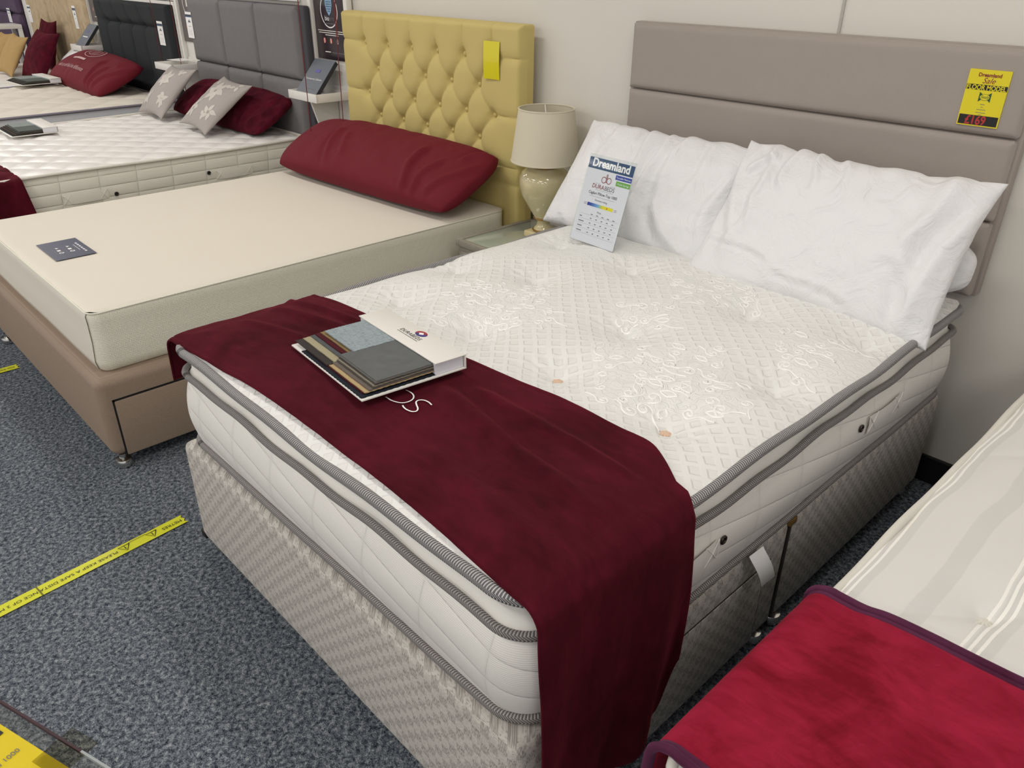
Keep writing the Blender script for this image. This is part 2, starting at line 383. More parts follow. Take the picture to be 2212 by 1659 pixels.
# ------------------------------------------------------------------ MAIN BED
BX = (0.0, 1.37, 0.022, 1.905)
t = thing('divan_base', (.685, .95, 0), 'light grey basket-weave divan base under the quilted pillow-top mattress', 'bed base')
one('foot_section', t, lambda a: a.box((0, 0, .05), (1.37, .947, .388), mt['weave'], .022, 4), True, None)
one('head_section', t, lambda a: a.box((0, .953, .05), (1.37, 1.9, .388), mt['weave'], .022, 4), True, None)
def drw(a):
    a.box((1.366, .10, .058), (1.3735, .845, .305), mt['weave'], .003, 2)
one('drawer', t, drw)
gap_shade_m = plain('painted_gap_shade', '3c3835', .9)  # dark colour standing in for the shade inside the divan gaps
def f(a):
    a.box((1.3622, .09, .306), (1.3712, .87, .3095), gap_shade_m, 0); a.box((1.362, .846, .06), (1.3712, .8495, .306), gap_shade_m, 0)
one('drawer_gap_shade', t, f)  # thin dark boxes paint the shaded gap around the drawer
one('joint_shade_strip', t, lambda a: a.box((.01, .946, .06), (1.3695, .954, .384), gap_shade_m, 0))  # added dark filler, paints the shade between the two halves
def brk(a): a.box((1.362, .935, .372), (1.3745, .966, .391), mt['gold'], .002)
one('link_bar', t, brk)
for cx, cy in ((.05, .045), (1.33, .045), (1.345, .90), (1.345, 1.0), (1.33, 1.85), (.05, 1.85), (.05, .9)): castor(t, cx, cy)
def corner(a): a.box((-.002, -.002, .05), (.03, .03, .075), mt['black'], .004)
one('corner_guard', t, corner)

TUFT = [(.20, .64), (.525, .64), (.85, .64), (1.178, .638), (.348, 1.07), (.80, .97), (1.25, .985), (.10, .95), (.50, 1.36), (.965, 1.334), (.16, 1.38), (1.28, 1.40), (.30, .30), (.70, .30), (1.05, .32), (.35, 1.7), (.75, 1.7), (1.1, 1.7)]
def Htop(X, Y, k=1.0):
    X = np.asarray(X, float); Y = np.asarray(Y, float)
    d = np.clip(edged(X, Y, BX), 0, 1)
    h = .690+.029*(1-np.exp(-d/.05))+.006*fbm(X*4, Y*4, 3, 2)
    for tx, ty in TUFT:
        r2 = (X-tx)**2+(Y-ty)**2; r = np.sqrt(r2)
        an = np.arctan2(Y-ty, X-tx)
        h = h-k*.030*np.exp(-r2/.085**2)-k*.016*np.exp(-r2/.022**2)-k*.0035*np.exp(-((r-.07)/.05)**2)*(np.sin(an*7+tx*20)**2)
    return h
mat_main = thing('mattress', (.685, .95, .39), 'white quilted pillow-top mattress with striped grey tape edges, on the grey basket-weave divan', 'mattress')
wob1 = lambda L: .004*np.sin(L*9)+.003*np.sin(L*23+1)
wob2 = lambda L: .004*np.sin(L*7+.5)+.0025*np.sin(L*17)
def f(a):
    zs = np.linspace(.405, .610, 14); lv = [(z, .010-.020*math.sin((z-.405)/.205*PI)) for z in zs]
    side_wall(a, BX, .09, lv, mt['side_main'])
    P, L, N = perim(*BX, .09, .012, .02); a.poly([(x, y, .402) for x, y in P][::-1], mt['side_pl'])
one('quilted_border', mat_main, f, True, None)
def f(a): side_wall(a, BX, .09, [(.610, .008), (.624, .020), (.652, .022), (.678, .012)], mt['side_pl'])
one('pillow_top_gusset', mat_main, f, True, None)
one('piping', mat_main, lambda a: tape_ring(a, BX, .09, .405, .009, mt['tape_thin'], .003, lambda L: .002*np.sin(L*11)), True, None)
one('piping', mat_main, lambda a: tape_ring(a, BX, .09, .616, .009, mt['tape_thin'], .002, wob1), True, None)
one('piping', mat_main, lambda a: tape_ring(a, BX, .09, .685, .0120, mt['tape'], .003, wob2, 12), True, None)
def scroll(cx, cy, r, a0, sgn, tail):
    k = 26; th = np.linspace(0, 1, k); R = r*(.12+.88*th**1.0); A = a0+sgn*th*2*PI*1.35
    P = np.stack([cx+R*np.cos(A), cy+R*np.sin(A)], 1)
    d = P[-1]-P[-2]; d /= np.linalg.norm(d); e = np.array([-d[1], d[0]])*sgn
    tt = np.linspace(0, 1, 12)[1:]
    T = P[-1]+np.outer(tt, d)*tail+np.outer(-(tt**2), e)*tail*.7
    return np.vstack([P, T])
def leaf(cx, cy, l, ang):
    t_ = np.linspace(0, 1, 14); w = np.sin(t_*PI)*l*.26
    up = np.stack([t_*l, w], 1); dn = np.stack([t_[::-1]*l, -w[::-1]], 1); P = np.vstack([up, dn[1:]])
    c_, s_ = math.cos(ang), math.sin(ang); return P@np.array([[c_, s_], [-s_, c_]])+[cx, cy]
def f(a):
    top_sheet(a, BX, .085, Htop, mt['top'], .006, .004)
    R = random.Random(5)
    for (ax, ay, ar) in AR[:5]:
        pts = []; tries = 0
        while tries < 900 and len(pts) < 66*(ar/.2)**2:
            tries += 1; p = R.uniform(-ar, ar); q = R.uniform(-ar, ar)
            if all((p-u)**2+(q-w)**2 > .032**2 for u, w in pts): pts.append((p, q))
        for i, (p, q) in enumerate(pts):
            x = ax+(p+q)*.70711; y = ay+(p-q)*.70711
            if not(.05 < x < 1.31): continue
            Q = scroll(x, y, R.uniform(.014, .022), R.uniform(0, 6.28), R.choice((-1, 1)), R.uniform(.02, .045)) if i % 3 else leaf(x, y, R.uniform(.035, .05), R.uniform(0, 6.28))
            T = np.gradient(Q, axis=0); T /= np.linalg.norm(T, axis=1)[:, None]+1e-9; N = np.stack([-T[:, 1], T[:, 0]], 1)
            rows = []
            for off, hz in ((-.0024, .0002), (0, .0028), (.0024, .0002)):
                S = Q+N*off; rows.append(np.column_stack([S, Htop(S[:, 0], S[:, 1])+hz]))
            a.grid(np.stack(rows, 1), mt['satin'], flip=True)
one('pillow_top', mat_main, f, True, None)
felt = fabric('peach_felt', 'd9b9a0', 'e0c4ae', 400, .001)
def tuftfn(x, y):
    def f(a):
        z = float(Htop(x, y))
        for k in range(5):
            A = k*1.3; a.tube([(x-.012*math.cos(A), y-.012*math.sin(A), z+.004), (x, y, z+.008), (x+.012*math.cos(A), y+.012*math.sin(A), z+.003)], .0035, felt, 6)
    return f
for (x, y) in [(.85, .64), (1.178, .638)]: one('tuft', mat_main, tuftfn(x, y))
hm = plain('white_webbing', 'e8e5df', .6)
def handle(parent, x, y0, y1, z, sx=1, m=hm, hh=.026):
    def f(a):
        Y = np.linspace(y0, y1, 20); t_ = (Y-y0)/(y1-y0); X = x+sx*(.003+.006*np.sin(t_*PI))
        a.grid(np.stack([np.stack([X, Y, np.full(20, z-hh)], -1), np.stack([X+sx*.003, Y, np.full(20, z)], -1), np.stack([X, Y, np.full(20, z+hh)], -1)], 1), m)
        for yy in (y0, y1-.045):
            for p, q in (((0, -hh), (.045, hh)), ((0, hh), (.045, -hh)), ((0, -hh), (0, hh)), ((.045, -hh), (.045, hh))):
                a.tube([(x+sx*.0065, yy+p[0], z+p[1]), (x+sx*.0085, yy+(p[0]+q[0])/2, z+(p[1]+q[1])/2), (x+sx*.0065, yy+q[0], z+q[1])], .0012, m, 5)
    o = one('handle', parent, f); return o
handle(mat_main, 1.379, 1.262, 1.46, .535); handle(mat_main, 1.379, .345, .565, .525)
def vent(parent, x, y, z, sx=1):
    def f(a):
        th = np.linspace(0, 2*PI, 20, endpoint=False)
        for r, h in ((.0085, .0),):
            a.tube([(x+sx*.003, y+r*math.cos(q), z+r*math.sin(q)) for q in th], .003, mt['steel'], 6, closed=True)
        a.poly([(x+sx*.001, y+.008*math.cos(q), z+.008*math.sin(q)) for q in th], mt['black'])
    return one('air_vent', parent, f)
vent(mat_main, 1.379, 1.225, .54); vent(mat_main, 1.379, .59, .532)
def f(a):
    t_ = np.linspace(0, 1, 12)
    for_ = []
    for yy, dz in ((.728, .0), (.79, -.005)):
        for_.append(np.stack([1.380+.030*np.sin(t_*2.0)*(.6+.4*t_), yy+.035*t_**2+.0*t_, .405+dz-.095*t_+.012*np.sin(t_*PI)], -1))
    a.grid(np.stack(for_, 1), mt['white'])
    for k in range(3): a.box((1.405, .795-.012*k, .325), (1.407, .80-.012*k, .332), mt['greyfab'])
one('care_label', mat_main, f)

# headboard (three padded horizontal panels)
def pad_panel(a, x0, x1, z0, z1, yb, yf, m, r=.022, step=.012):
    """padded front facing -y; crowned, with rolled edges"""
    X, Z = np.meshgrid(axis(x0, x1, step, r), axis(z0, z1, step*.7, r*.8), indexing='ij')
    X, Z = rr_map(X, Z, x0, x1, z0, z1, r*.55)
    d = np.clip(np.minimum(np.minimum(X-x0, x1-X), np.minimum(Z-z0, z1-Z)), 0, r)/r
    prof = np.sqrt(np.clip(1-(1-d)**2, 0, 1))
    Y = yb-(yb-yf)*(.35+.65*prof)+.0015*fbm(X*9, Z*9, 4, 2)
    a.grid(np.stack([X, Y, Z], -1), m)
    b = [(X[i, j], Y[i, j], Z[i, j]) for i, j in [(i, 0) for i in range(X.shape[0])]+[(X.shape[0]-1, j) for j in range(1, X.shape[1])]+[(i, X.shape[1]-1) for i in range(X.shape[0]-2, -1, -1)]+[(0, j) for j in range(X.shape[1]-2, 0, -1)]]
    B = np.array(b); B2 = B.copy(); B2[:, 1] = yb
    a.grid(np.stack([B, B2], 1), m, wrapu=True, flip=True)
t = thing('headboard', (.665, 1.96, .7), 'wide greige headboard of three padded horizontal bands on the wall behind the white pillows', 'headboard')
one('backing_board', t, lambda a: a.box((-.03, 1.955, .70), (1.365, 1.995, 1.402), mt['main_head'], .006))
for z0, z1 in ((.70, .931), (.934, 1.166), (1.169, 1.398)):
    one('padded_panel', t, lambda a: pad_panel(a, -.02, 1.355, z0, z1, 1.957, 1.927, mt['main_head']), True, None)

# ------------------------------------------------------------------ soft goods
def pillow(name, c, u, v, hu, hv, T, m, label=None, cat='pillow', group=None, seed=1, pinch=.07, wr=.010, flange=0, nu=110, nv=80, parent=None, puff=.42, hook=None, corner=.0, folds=(), edgew=0.0, rnd=0.0, back=.6):
    c = np.array(c, float); u = np.array(u, float); u /= np.linalg.norm(u); v = np.array(v, float); v -= u*(v@u); v /= np.linalg.norm(v); w = np.cross(u, v)
    s = np.linspace(-1, 1, nu); s = np.sign(s)*np.abs(s)**.85; q = np.linspace(-1, 1, nv); q = np.sign(q)*np.abs(q)**.85
    U, V = np.meshgrid(s, q, indexing='ij')
    ax = U*hu*(1-pinch*(1-V**2))*(1+corner*(U*V)**2); ay = V*hv*(1-pinch*1.3*(1-U**2))*(1+corner*(U*V)**2)
    ax = ax*np.sqrt(1-rnd*V**4/2); ay = ay*np.sqrt(1-rnd*U**6/2)
    th = T*np.clip((1-U**2)*(1-V**2), 0, 1)**puff
    edge = (1-np.abs(U)**6)*(1-np.abs(V)**6)
    wa = fbm(ax*7+seed*9, ay*7, seed, 3)
    # folds that radiate from the corners and edges
    ang = np.arctan2(ay*1.3, ax); rr_ = np.hypot(U, V)
    rad = np.sin(ang*11+3*wa+seed)*np.clip(rr_-.45, 0, 1)*.9
    rg = ridge(ax*3.2+.8*ay*seed % 3+seed*3.1, ay*5+seed*1.7+wa, seed+5, 3)
    d1 = wr*(1.6*wa+.9*rad+.55*rg)*edge; wa2 = fbm(ax*8+50+seed, ay*8, seed+3, 3); d2 = wr*(1.6*wa2+.8*rad)*edge
    for (u0, v0, u1, v1, A, wd) in folds:
        px, py, qx, qy = u0*hu, v0*hv, u1*hu, v1*hv; dx, dy = qx-px, qy-py; L2 = dx*dx+dy*dy
        tt = ((ax-px)*dx+(ay-py)*dy)/L2; pd = ((ax-px)*dy-(ay-py)*dx)/math.sqrt(L2)+.012*np.sin(tt*5+u0*9)
        d1 = d1+(A*np.exp(-(pd/wd)**2)-.6*A*np.exp(-((pd-1.6*wd)/wd)**2))*ss(-.05, .12, tt)*(1-ss(.75, 1.05, tt))
    if edgew:
        ay = ay+edgew*(fbm(ax*9+seed, ax*0+3, seed, 3)+.6*np.abs(np.sin(ax*23+seed)))*ss(.2, 1, V)
    if hook: d1 = d1+hook(ax, ay)*edge
    ox = wr*.8*fbm(ax*8+7, ay*8+3, seed+8, 2)*(1-edge*.5)
    a = Acc()
    for sg, dd in ((1, d1), (-1, d2)):
        P = c+(ax+ox)[..., None]*u+ay[..., None]*v+(sg*(th*(.5 if sg > 0 else .5*back))+sg*dd*(th > 0))[..., None]*w
        a.grid(P, m, np.stack([ax, ay], -1), flip=(sg < 0))
    if flange:
        bo = [(i, 0) for i in range(nu)]+[(nu-1, j) for j in range(1, nv)]+[(i, nv-1) for i in range(nu-2, -1, -1)]+[(0, j) for j in range(nv-2, 0, -1)]
        B = np.array([c+(ax+ox)[i, j]*u+ay[i, j]*v for i, j in bo]); a.tube(B, flange, m, 6, closed=True)
    o = a.build(name, parent, True, None)
    # weld the two skins
    bm = bmesh.new(); bm.from_mesh(o.data); bmesh.ops.remove_doubles(bm, verts=bm.verts[:], dist=1e-5); bm.to_mesh(o.data); bm.free()
    if label: tag(o, label, cat, group)
    return o
lean = lambda deg: (0, math.cos(math.radians(deg)), math.sin(math.radians(deg)))
FL = [(-.55, .95, -.50, -.2, .010, .022), (-.12, 1.0, -.05, -.5, .013, .020), (.08, 1.0, .14, -.85, .020, .020), (.30, .98, .30, -.4, .013, .024), (.28, -.3, .72, -.98, .018, .024), (.60, .9, .55, -.3, .010, .02), (.1, -.1, .0, -.95, .010, .018), (.85, .5, .82, -.7, .012, .02)]
pillow('pillow', (.275, 1.705, .868), (1, -.01, 0), lean(52), .385, .225, .17, mt['pillow'], 'plump white pillow leaning on the headboard behind the clear price sign holder', 'pillow', 'white pillows on the main bed', seed=2, wr=.009, folds=FL, nu=200, nv=140, puff=.36, edgew=.012, pinch=.05)
FR = [(-.95, .8, -.70, -.6, .014, .022), (-.72, .95, -.58, -.1, .016, .02), (-.86, .55, -.62, .75, .012, .015), (-.50, 1.0, -.44, .2, .014, .018), (-.28, 1.0, -.22, .3, .010, .014), (-.10, 1.0, .02, .35, .010, .013), (.05, .35, -.10, .0, .006, .010), (-.9, -.35, -.2, -.62, .006, .012), (-.2, -.6, .5, -.85, .005, .012), (.70, 1.0, .62, -.2, .016, .03), (.93, .6, .80, -.75, .018, .026), (.62, -.1, .86, -.9, .014, .024), (-.6, .1, -.66, -.7, .012, .024), (.52, .7, .30, .35, .006, .012)]
pillow('pillow', (1.005, 1.655, .875), (1, -.005, .0), lean(52), .395, .25, .17, mt['pillow'], 'large creased white pillow at front right of the bed, nearest the yellow sale card', 'pillow', 'white pillows on the main bed', seed=5, wr=.008, folds=FR, nu=220, nv=150, puff=.38, edgew=.012, pinch=.055)
pillow('pillow', (1.035, 1.80, .82), (1, 0, 0), lean(74), .345, .12, .17, mt['pillow'], 'white pillow hidden behind the right-hand pillow, its round end peeking out', 'pillow', 'white pillows on the main bed', seed=11, wr=.006, puff=.3, pinch=0, rnd=1.1)

# wine velvet runner over the foot of the main bed
def yb_(x): return .463+.06*ss(0, 1.2, x)-.085*ss(1.2, 1.40, x)
def yf_(x): return .028+.03*np.sin(np.clip(x, 0, 1.37)/1.37*PI)
def runner_h(X, Y, T):
    h = Htop(np.clip(X, .0, 1.37), np.clip(Y, .0, 1.9), .12)+.002
    d = np.minimum(X, 1.37-X)
    w = .007*fbm(X*4, Y*9, 21, 3)+.007*ridge(X*1.8+Y*2, Y*7-X*1.5, 23, 2)
    # long folds running away from the swatch book
    for (x0, y0, x1, y1, A, s_) in ((.72, .36, 1.34, .26, .007, .016), (.78, .41, 1.32, .40, .006, .014), (.02, .30, .40, .40, .006, .016), (.0, .38, .35, .43, .006, .012), (.05, .2, .33, .28, .004, .014), (.9, .18, 1.3, .13, .004, .02)):
        dx, dy = x1-x0, y1-y0; L2 = dx*dx+dy*dy; tt = ((X-x0)*dx+(Y-y0)*dy)/L2
        pd = np.abs((X-x0)*dy-(Y-y0)*dx)/math.sqrt(L2); h = h+1.7*A*np.exp(-(pd/s_)**2)*ss(0, .15, tt)*(1-ss(.8, 1.0, tt))
    flat = np.exp(-(((X-.53)/.26)**4+((Y-.33)/.19)**4))
    return h+.004+np.maximum(w*(1-.8*flat), -.003)
def f(a):
    ns, ntt = 420, 150
    Xt = np.linspace(0, 1, ntt); lS = .12; rS = .56
    S = np.concatenate([np.linspace(-lS, 0, 30, endpoint=False), np.linspace(0, 1.37, 250, endpoint=False), np.linspace(1.37, 1.37+rS, 141)])
    SS, T = np.meshgrid(S, Xt, indexing='ij')
    X = np.clip(SS, -.0, 1.37)
    Y = yf_(X)+(yb_(X)-yf_(X))*T
    # rounded turn-over
    rr = .035
    H = runner_h(np.clip(X, .012, 1.358), Y, T)
    Xo, Zo = X.copy(), H.copy()
    # right fall
    k = SS > 1.37-rr; a_ = np.clip((SS-(1.37-rr))/(rr*PI/2), 0, 1)*PI/2
    base = H
    Xo = np.where(k, 1.37-rr+.021+rr*np.sin(a_), Xo); Zo = np.where(k, base-rr*(1-np.cos(a_)), Zo)
    dn = np.clip(SS-(1.37-rr)-rr*PI/2, 0, 9)
    zend = .150+.05*T+.115*ss(.86, 1.0, T)**1.5
    full = dn.max(); fall = (H-rr-zend)
    k2 = dn > 0; tt = dn/full
    Zo = np.where(k2, H-rr-fall*tt, Zo)
    wave = .012*np.sin(T*9+1.0+tt*1.2)*tt+.010*np.sin(T*17+tt*3)*tt+.02*tt+.006*fbm(T*5, tt*4, 31, 3)*tt
    Xo = np.where(k2, 1.37+.021+np.maximum(wave, -.004+.0*tt), Xo)
    Yo = Y+np.where(k2, .02*np.sin(tt*2.5)*(T-.3)+.015*tt*np.sin(tt*5), 0)
    # left fall
    kl = SS < rr; al = np.clip((rr-SS)/(rr*PI/2), 0, 1)*PI/2
    Xo = np.where(kl, rr-.020-rr*np.sin(al)*1.15, Xo); Zo = np.where(kl, H-rr*(1-np.cos(al)), Zo)
    dl = np.clip(rr-SS-rr*PI/2, 0, 9); Zo = np.where(dl > 0, H-rr-dl, Zo); Xo = np.where(dl > 0, -.027-.05*dl, Xo)
    # stitched hem line
    hem = np.exp(-((np.minimum(T, 1-T)*.46-.012)/.003)**2)*.0012
    Zo = Zo-np.where(k2 | (dl > 0), 0, hem)
    P = np.stack([Xo, Yo, Zo], -1); a.grid(P, mt['wine'], np.stack([SS, Y], -1))
    for e in (P[:, 0], P[:, -1], P[0], P[-1]): a.tube(e[::2], .0032, mt['wine'], 6)
run_main = one('bed_runner', (thing('bed_runner_set', (.685, .25, .70), 'x', 'x') if 0 else None), f, True, None)
tag(run_main, 'dark wine velvet runner over the foot of the main bed, under the swatch book', 'bed runner')
md = run_main.modifiers.new('thick', 'SOLIDIFY'); md.thickness = .003; md.offset = 1
# visible letters of the printed name on the runner
def ribbon(a, pts, w, m, H, dz=.007):
    p = np.array(pts); T = np.gradient(p, axis=0); T /= np.linalg.norm(T, axis=1)[:, None]+1e-9; N = np.stack([-T[:, 1], T[:, 0]], 1)
    w = np.broadcast_to(w, (len(p),))[:, None]
    L_, R_ = p+N*w/2, p-N*w/2
    a.grid(np.stack([np.column_stack([L_, H(L_)+dz]), np.column_stack([R_, H(R_)+dz])], 1), m, flip=True)
def f(a):
    H = lambda q: runner_h(q[:, 0], q[:, 1], 0)
    # D bowl and S, cap height .052, origin just under the book
    c = np.array([.704, .234]); Ud = np.array([.05, 1.0])/1.001; Rd = np.array([1.0, -.03])
    t_ = np.linspace(-PI/2, PI/2, 40); D = [c+Rd*(.012+.037*math.cos(q))+Ud*(.027+.027*math.sin(q)) for q in t_]
    D = [c+Rd*-.004+Ud*0]+D+[c+Rd*-.004+Ud*.054]
    ribbon(a, D, .0032, mt['white'], H)
    c = np.array([.757, .235]); K = [(.000, .004), (.008, .000), (.018, -.001), (.028, .003), (.032, .012), (.027, .022), (.016, .030), (.007, .038), (.005, .048), (.011, .057), (.022, .060), (.034, .057)]
    K = np.array(K)*[1.3, .87]; tt = np.linspace(0, len(K)-1, 60); S = []
    for q in tt:
        i = int(min(len(K)-2, q)); fr = q-i; p0, p1, p2, p3 = K[max(i-1, 0)], K[i], K[i+1], K[min(i+2, len(K)-1)]
        S.append(.5*((2*p1)+(-p0+p2)*fr+(2*p0-5*p1+4*p2-p3)*fr*fr+(-p0+3*p1-3*p2+p3)*fr**3))
    ribbon(a, [c+Rd*s_[0]+Ud*s_[1] for s_ in S], .0034, mt['white'], H)
o = one('printed_letters', run_main, f, False); o['label'] = 'white printed letters'

# swatch book on the runner
def swatch_book(name, org, r, u, w, d, label, top1='8d979b', top2='5c5f60', detail=True):
    t = thing(name, tuple(org), label, 'fabric sample book', 'fabric sample books on the beds')
    r = np.array(r, float); u = np.array(u, float); nz = np.cross(r/np.linalg.norm(r), u/np.linalg.norm(u))
    def sl(a, x0, y0, x1, y1, z0, z1, m, bev=.001):
        R = np.array([r/np.linalg.norm(r), u/np.linalg.norm(u), nz]); a.box((x0, y0, z0), (x1, y1, z1), m, bev, 2, R, org)
    one('cover_board', t, lambda a: sl(a, 0, 0, w, d, 0, .004, mt['card']))
    def spine(a):
        sl(a, .004, d-.085, w, d, .034, .037, mt['card']); sl(a, .004, d-.003, w, d, .004, .034, mt['card']); sl(a, .01, d-.083, w-.006, d-.006, .005, .033, mt['paper'], 0)
    s = one('spine_box', t, spine)
    if detail:
        a = Acc(); S = Sheet(a, np.array(org)+nz*.037, r, u)
        S.text('DURABEDS', w*.52, d-.047, .017, mt['black'], align='CENTER', spacing=1.15, h=.0008); S.rect(w*.52-.048, d-.053, w*.52+.048, d-.0518, mt['black'], .0008)
        red = plain('logo_red', '9c2430', .5); blu = plain('logo_blue', '33307c', .5)
        cx, cy = w*.56, d-.020; e = .021
        arc1 = [(cx+e*math.cos(q), cy+e*.62*math.sin(q)) for q in np.linspace(.15*PI, 1.15*PI, 18)]; arc2 = [(cx+e*math.cos(q), cy+e*.62*math.sin(q)) for q in np.linspace(1.15*PI, 2.15*PI, 18)]
        S.poly(arc1, red, .0007); S.poly(arc2, blu, .0007); S.poly([(cx-.010, cy), (cx, cy-.007), (cx+.010, cy), (cx, cy+.007)], mt['white'], .0010)
        a.build('printed_logo', s, False)['label'] = 'red and blue printed emblem with black lettering'
    cols = ['20242c', '4a101c', 'b39a72', '6a5f55', '3c3c3a', '8a8270', '5a5550', '4c4a46']
    z = .004
    R = random.Random(3)
    def swatch(x0, x1, y0, y1, z, col, m=None, th=.0022, curl=.0):
        def f(a):
            mm = m or fabric('swatch_cloth', col, col, 500, .0006)
            k = 46; X = np.linspace(x0, x1, k)
            j = 24; Yv = np.linspace(y0, y1, j)
            G = np.zeros((k, j, 3)); XX, YY = np.meshgrid(X, Yv, indexing='ij')
            XX[0] += .0015*(np.arange(j) % 2); XX[-1] += .0015*(np.arange(j) % 2); YY[:, 0] += .0015*(np.arange(k) % 2)
            base = z+.0012*fbm(XX*20, YY*20, int(z*9000) % 50, 2)
            tp = np.array(org)+XX[..., None]*(r/np.linalg.norm(r))+YY[..., None]*(u/np.linalg.norm(u))
            a.grid(tp+(base+th)[..., None]*nz, mm)
            lo = tp+base[..., None]*nz; hi = tp+(base+th)[..., None]*nz
            for A_, B_, fl_ in ((lo[:, 0], hi[:, 0], False), (lo[0], hi[0], True), (lo[-1], hi[-1], False)): a.grid(np.stack([B_, A_], 1), mm, flip=fl_)
        return one('fabric_swatch', t, f, True, 30)
    sp = d-.08; half = w*.50
    if detail:
        layers = [(.06, w-.008, .002, '1d222b'), (.07, w-.02, .012, '4a101c')]
        for (x0, x1, y0, col) in layers: swatch(x0, x1, y0, sp, z, col, th=.003); z += .0038
        for i, (x0, y0, col) in enumerate([(.065, .014, 'b39c74'), (.095, .024, '6b6159'), (.12, .034, '57514b'), (.15, .036, '8b8373'), (.16, .04, '4b4844'), (.17, .042, '6d6a66')]):
            swatch(half, w-.012, y0, sp, z+i*.0032, col, th=.0026)
            swatch(.004+i*.004, half-.004, y0-.004+i*.009, sp, z+i*.0030, ['3a3632', 'a49b7f', '55595a', '4a101c', '8a744f', '70787a'][i], th=.0024)
        z += .0195
        swatch(.035, half+.004, .078, sp, z-.001, top1, swm1, .003); swatch(half-.002, w-.014, .045, sp, z-.002, top2, swm2, .003)
    else:
        for i, col in enumerate(['2a2c2a', '4a4038', '3a3b36', '55524a']): swatch(.02+.006*i, w-.012, .01+.012*i, sp, z+i*.005, col, th=.0042)
        swatch(.03, half, .06, sp, z+.02, top1, None, .003); swatch(half-.002, w-.014, .05, sp, z+.021, top2, None, .003)
    return t
n = NT('blue_grey_slub'); x, y, z = n.sep(n.coord()); h = n.M('ADD', n.noise(n.comb(n.M('MULTIPLY', x, 12.0), y, z), 60, 3), n.noise(n.comb(x, n.M('MULTIPLY', y, 10.0), z), 60, 3))
n.base(n.ramp(h, [(.8, '6e7a80'), (1.0, '98a4a8')])); n.p(Roughness=.9); n.bump(h, .0006); swm1 = n.m
swm2 = fabric('grey_suede_swatch', '4f5253', '6b6d6c', 40, .0003, .8, .2, 'aaaaaa', 25)
zb = .7315
r_ = np.array([.341, -.040, .012]); u_ = np.array([.035, .26, 0.0]); u_ = u_-r_*(u_@r_)/(r_@r_)
swatch_book('swatch_book', np.array([.325, .212, zb]), r_, u_, .385, .275, 'open book of grey and blue fabric swatches lying on the wine velvet runner')

# ------------------------------------------------------------------ price sign holder on the main bed
navy = plain('navy_print', '23466b', .4); blue = plain('blue_print', '2440a0', .4); green = plain('green_print', '6aa84a', .4); ink = plain('grey_ink', '6c6c74', .5)
dred = plain('dark_red_print', '8a3030', .5); yel = plain('yellow_print', 'e0d020', .45); blk = plain('black_ink', '181818', .5)
n = NT('clear_acrylic'); n.p(Roughness=.04, Transmission_Weight=1.0, IOR=1.2, Base_Color=(.97, .98, .98, 1)); acr = n.m
def clear_mat(name, mixf, tint=(1, 1, 1, 1)):
    m = bpy.data.materials.new(name); m.use_nodes = True; t_ = m.node_tree; t_.nodes.clear()
    o_ = t_.nodes.new('ShaderNodeOutputMaterial'); mx = t_.nodes.new('ShaderNodeMixShader'); tr = t_.nodes.new('ShaderNodeBsdfTransparent'); gl = t_.nodes.new('ShaderNodeBsdfGlossy')
    tr.inputs[0].default_value = tint; gl.inputs['Roughness'].default_value = .05; mx.inputs[0].default_value = mixf*.25
    t_.links.new(tr.outputs[0], mx.inputs[1]); t_.links.new(gl.outputs[0], mx.inputs[2]); t_.links.new(mx.outputs[0], o_.inputs[0]); return m
clear = clear_mat('clear_acrylic_sheet', .015, (.96, .97, .97, 1))
org = np.array([.172, 1.418, .722]); rv = np.array([.206, -.014, 0]); uv_ = np.array([.025, .085, .285])
t = thing('sign_holder', tuple(org+rv/2), 'clear acrylic holder with a printed price list, leaning back by the left pillow', 'sign')
def f(a):
    S = Sheet(a, org, rv, uv_); S.slab(-.003, -.003, .213, .300, .0015, clear, .003); S.slab(-.003, -.003, .213, .300, .0015, clear, -.002)
    bk = org+S.u*.06-S.n*.0
    S2 = Sheet(a, org+S.r*.0-S.n*.09*0, rv, uv_)
    # foot bent back under the sheet
    A = S.P(0, 0, -.003); B = S.P(.21, 0, -.003); bv = np.array([0, .075, .002]); a.add([A, B, B+bv, A+bv], [[0, 1, 2, 3]], clear)
one('acrylic_holder', t, f, False)
def f(a):
    S = Sheet(a, org, rv, uv_); S.slab(0, 0, .21, .292, .0008, mt['paper'], .0)
one('paper_sheet', t, f, False)
grad = None
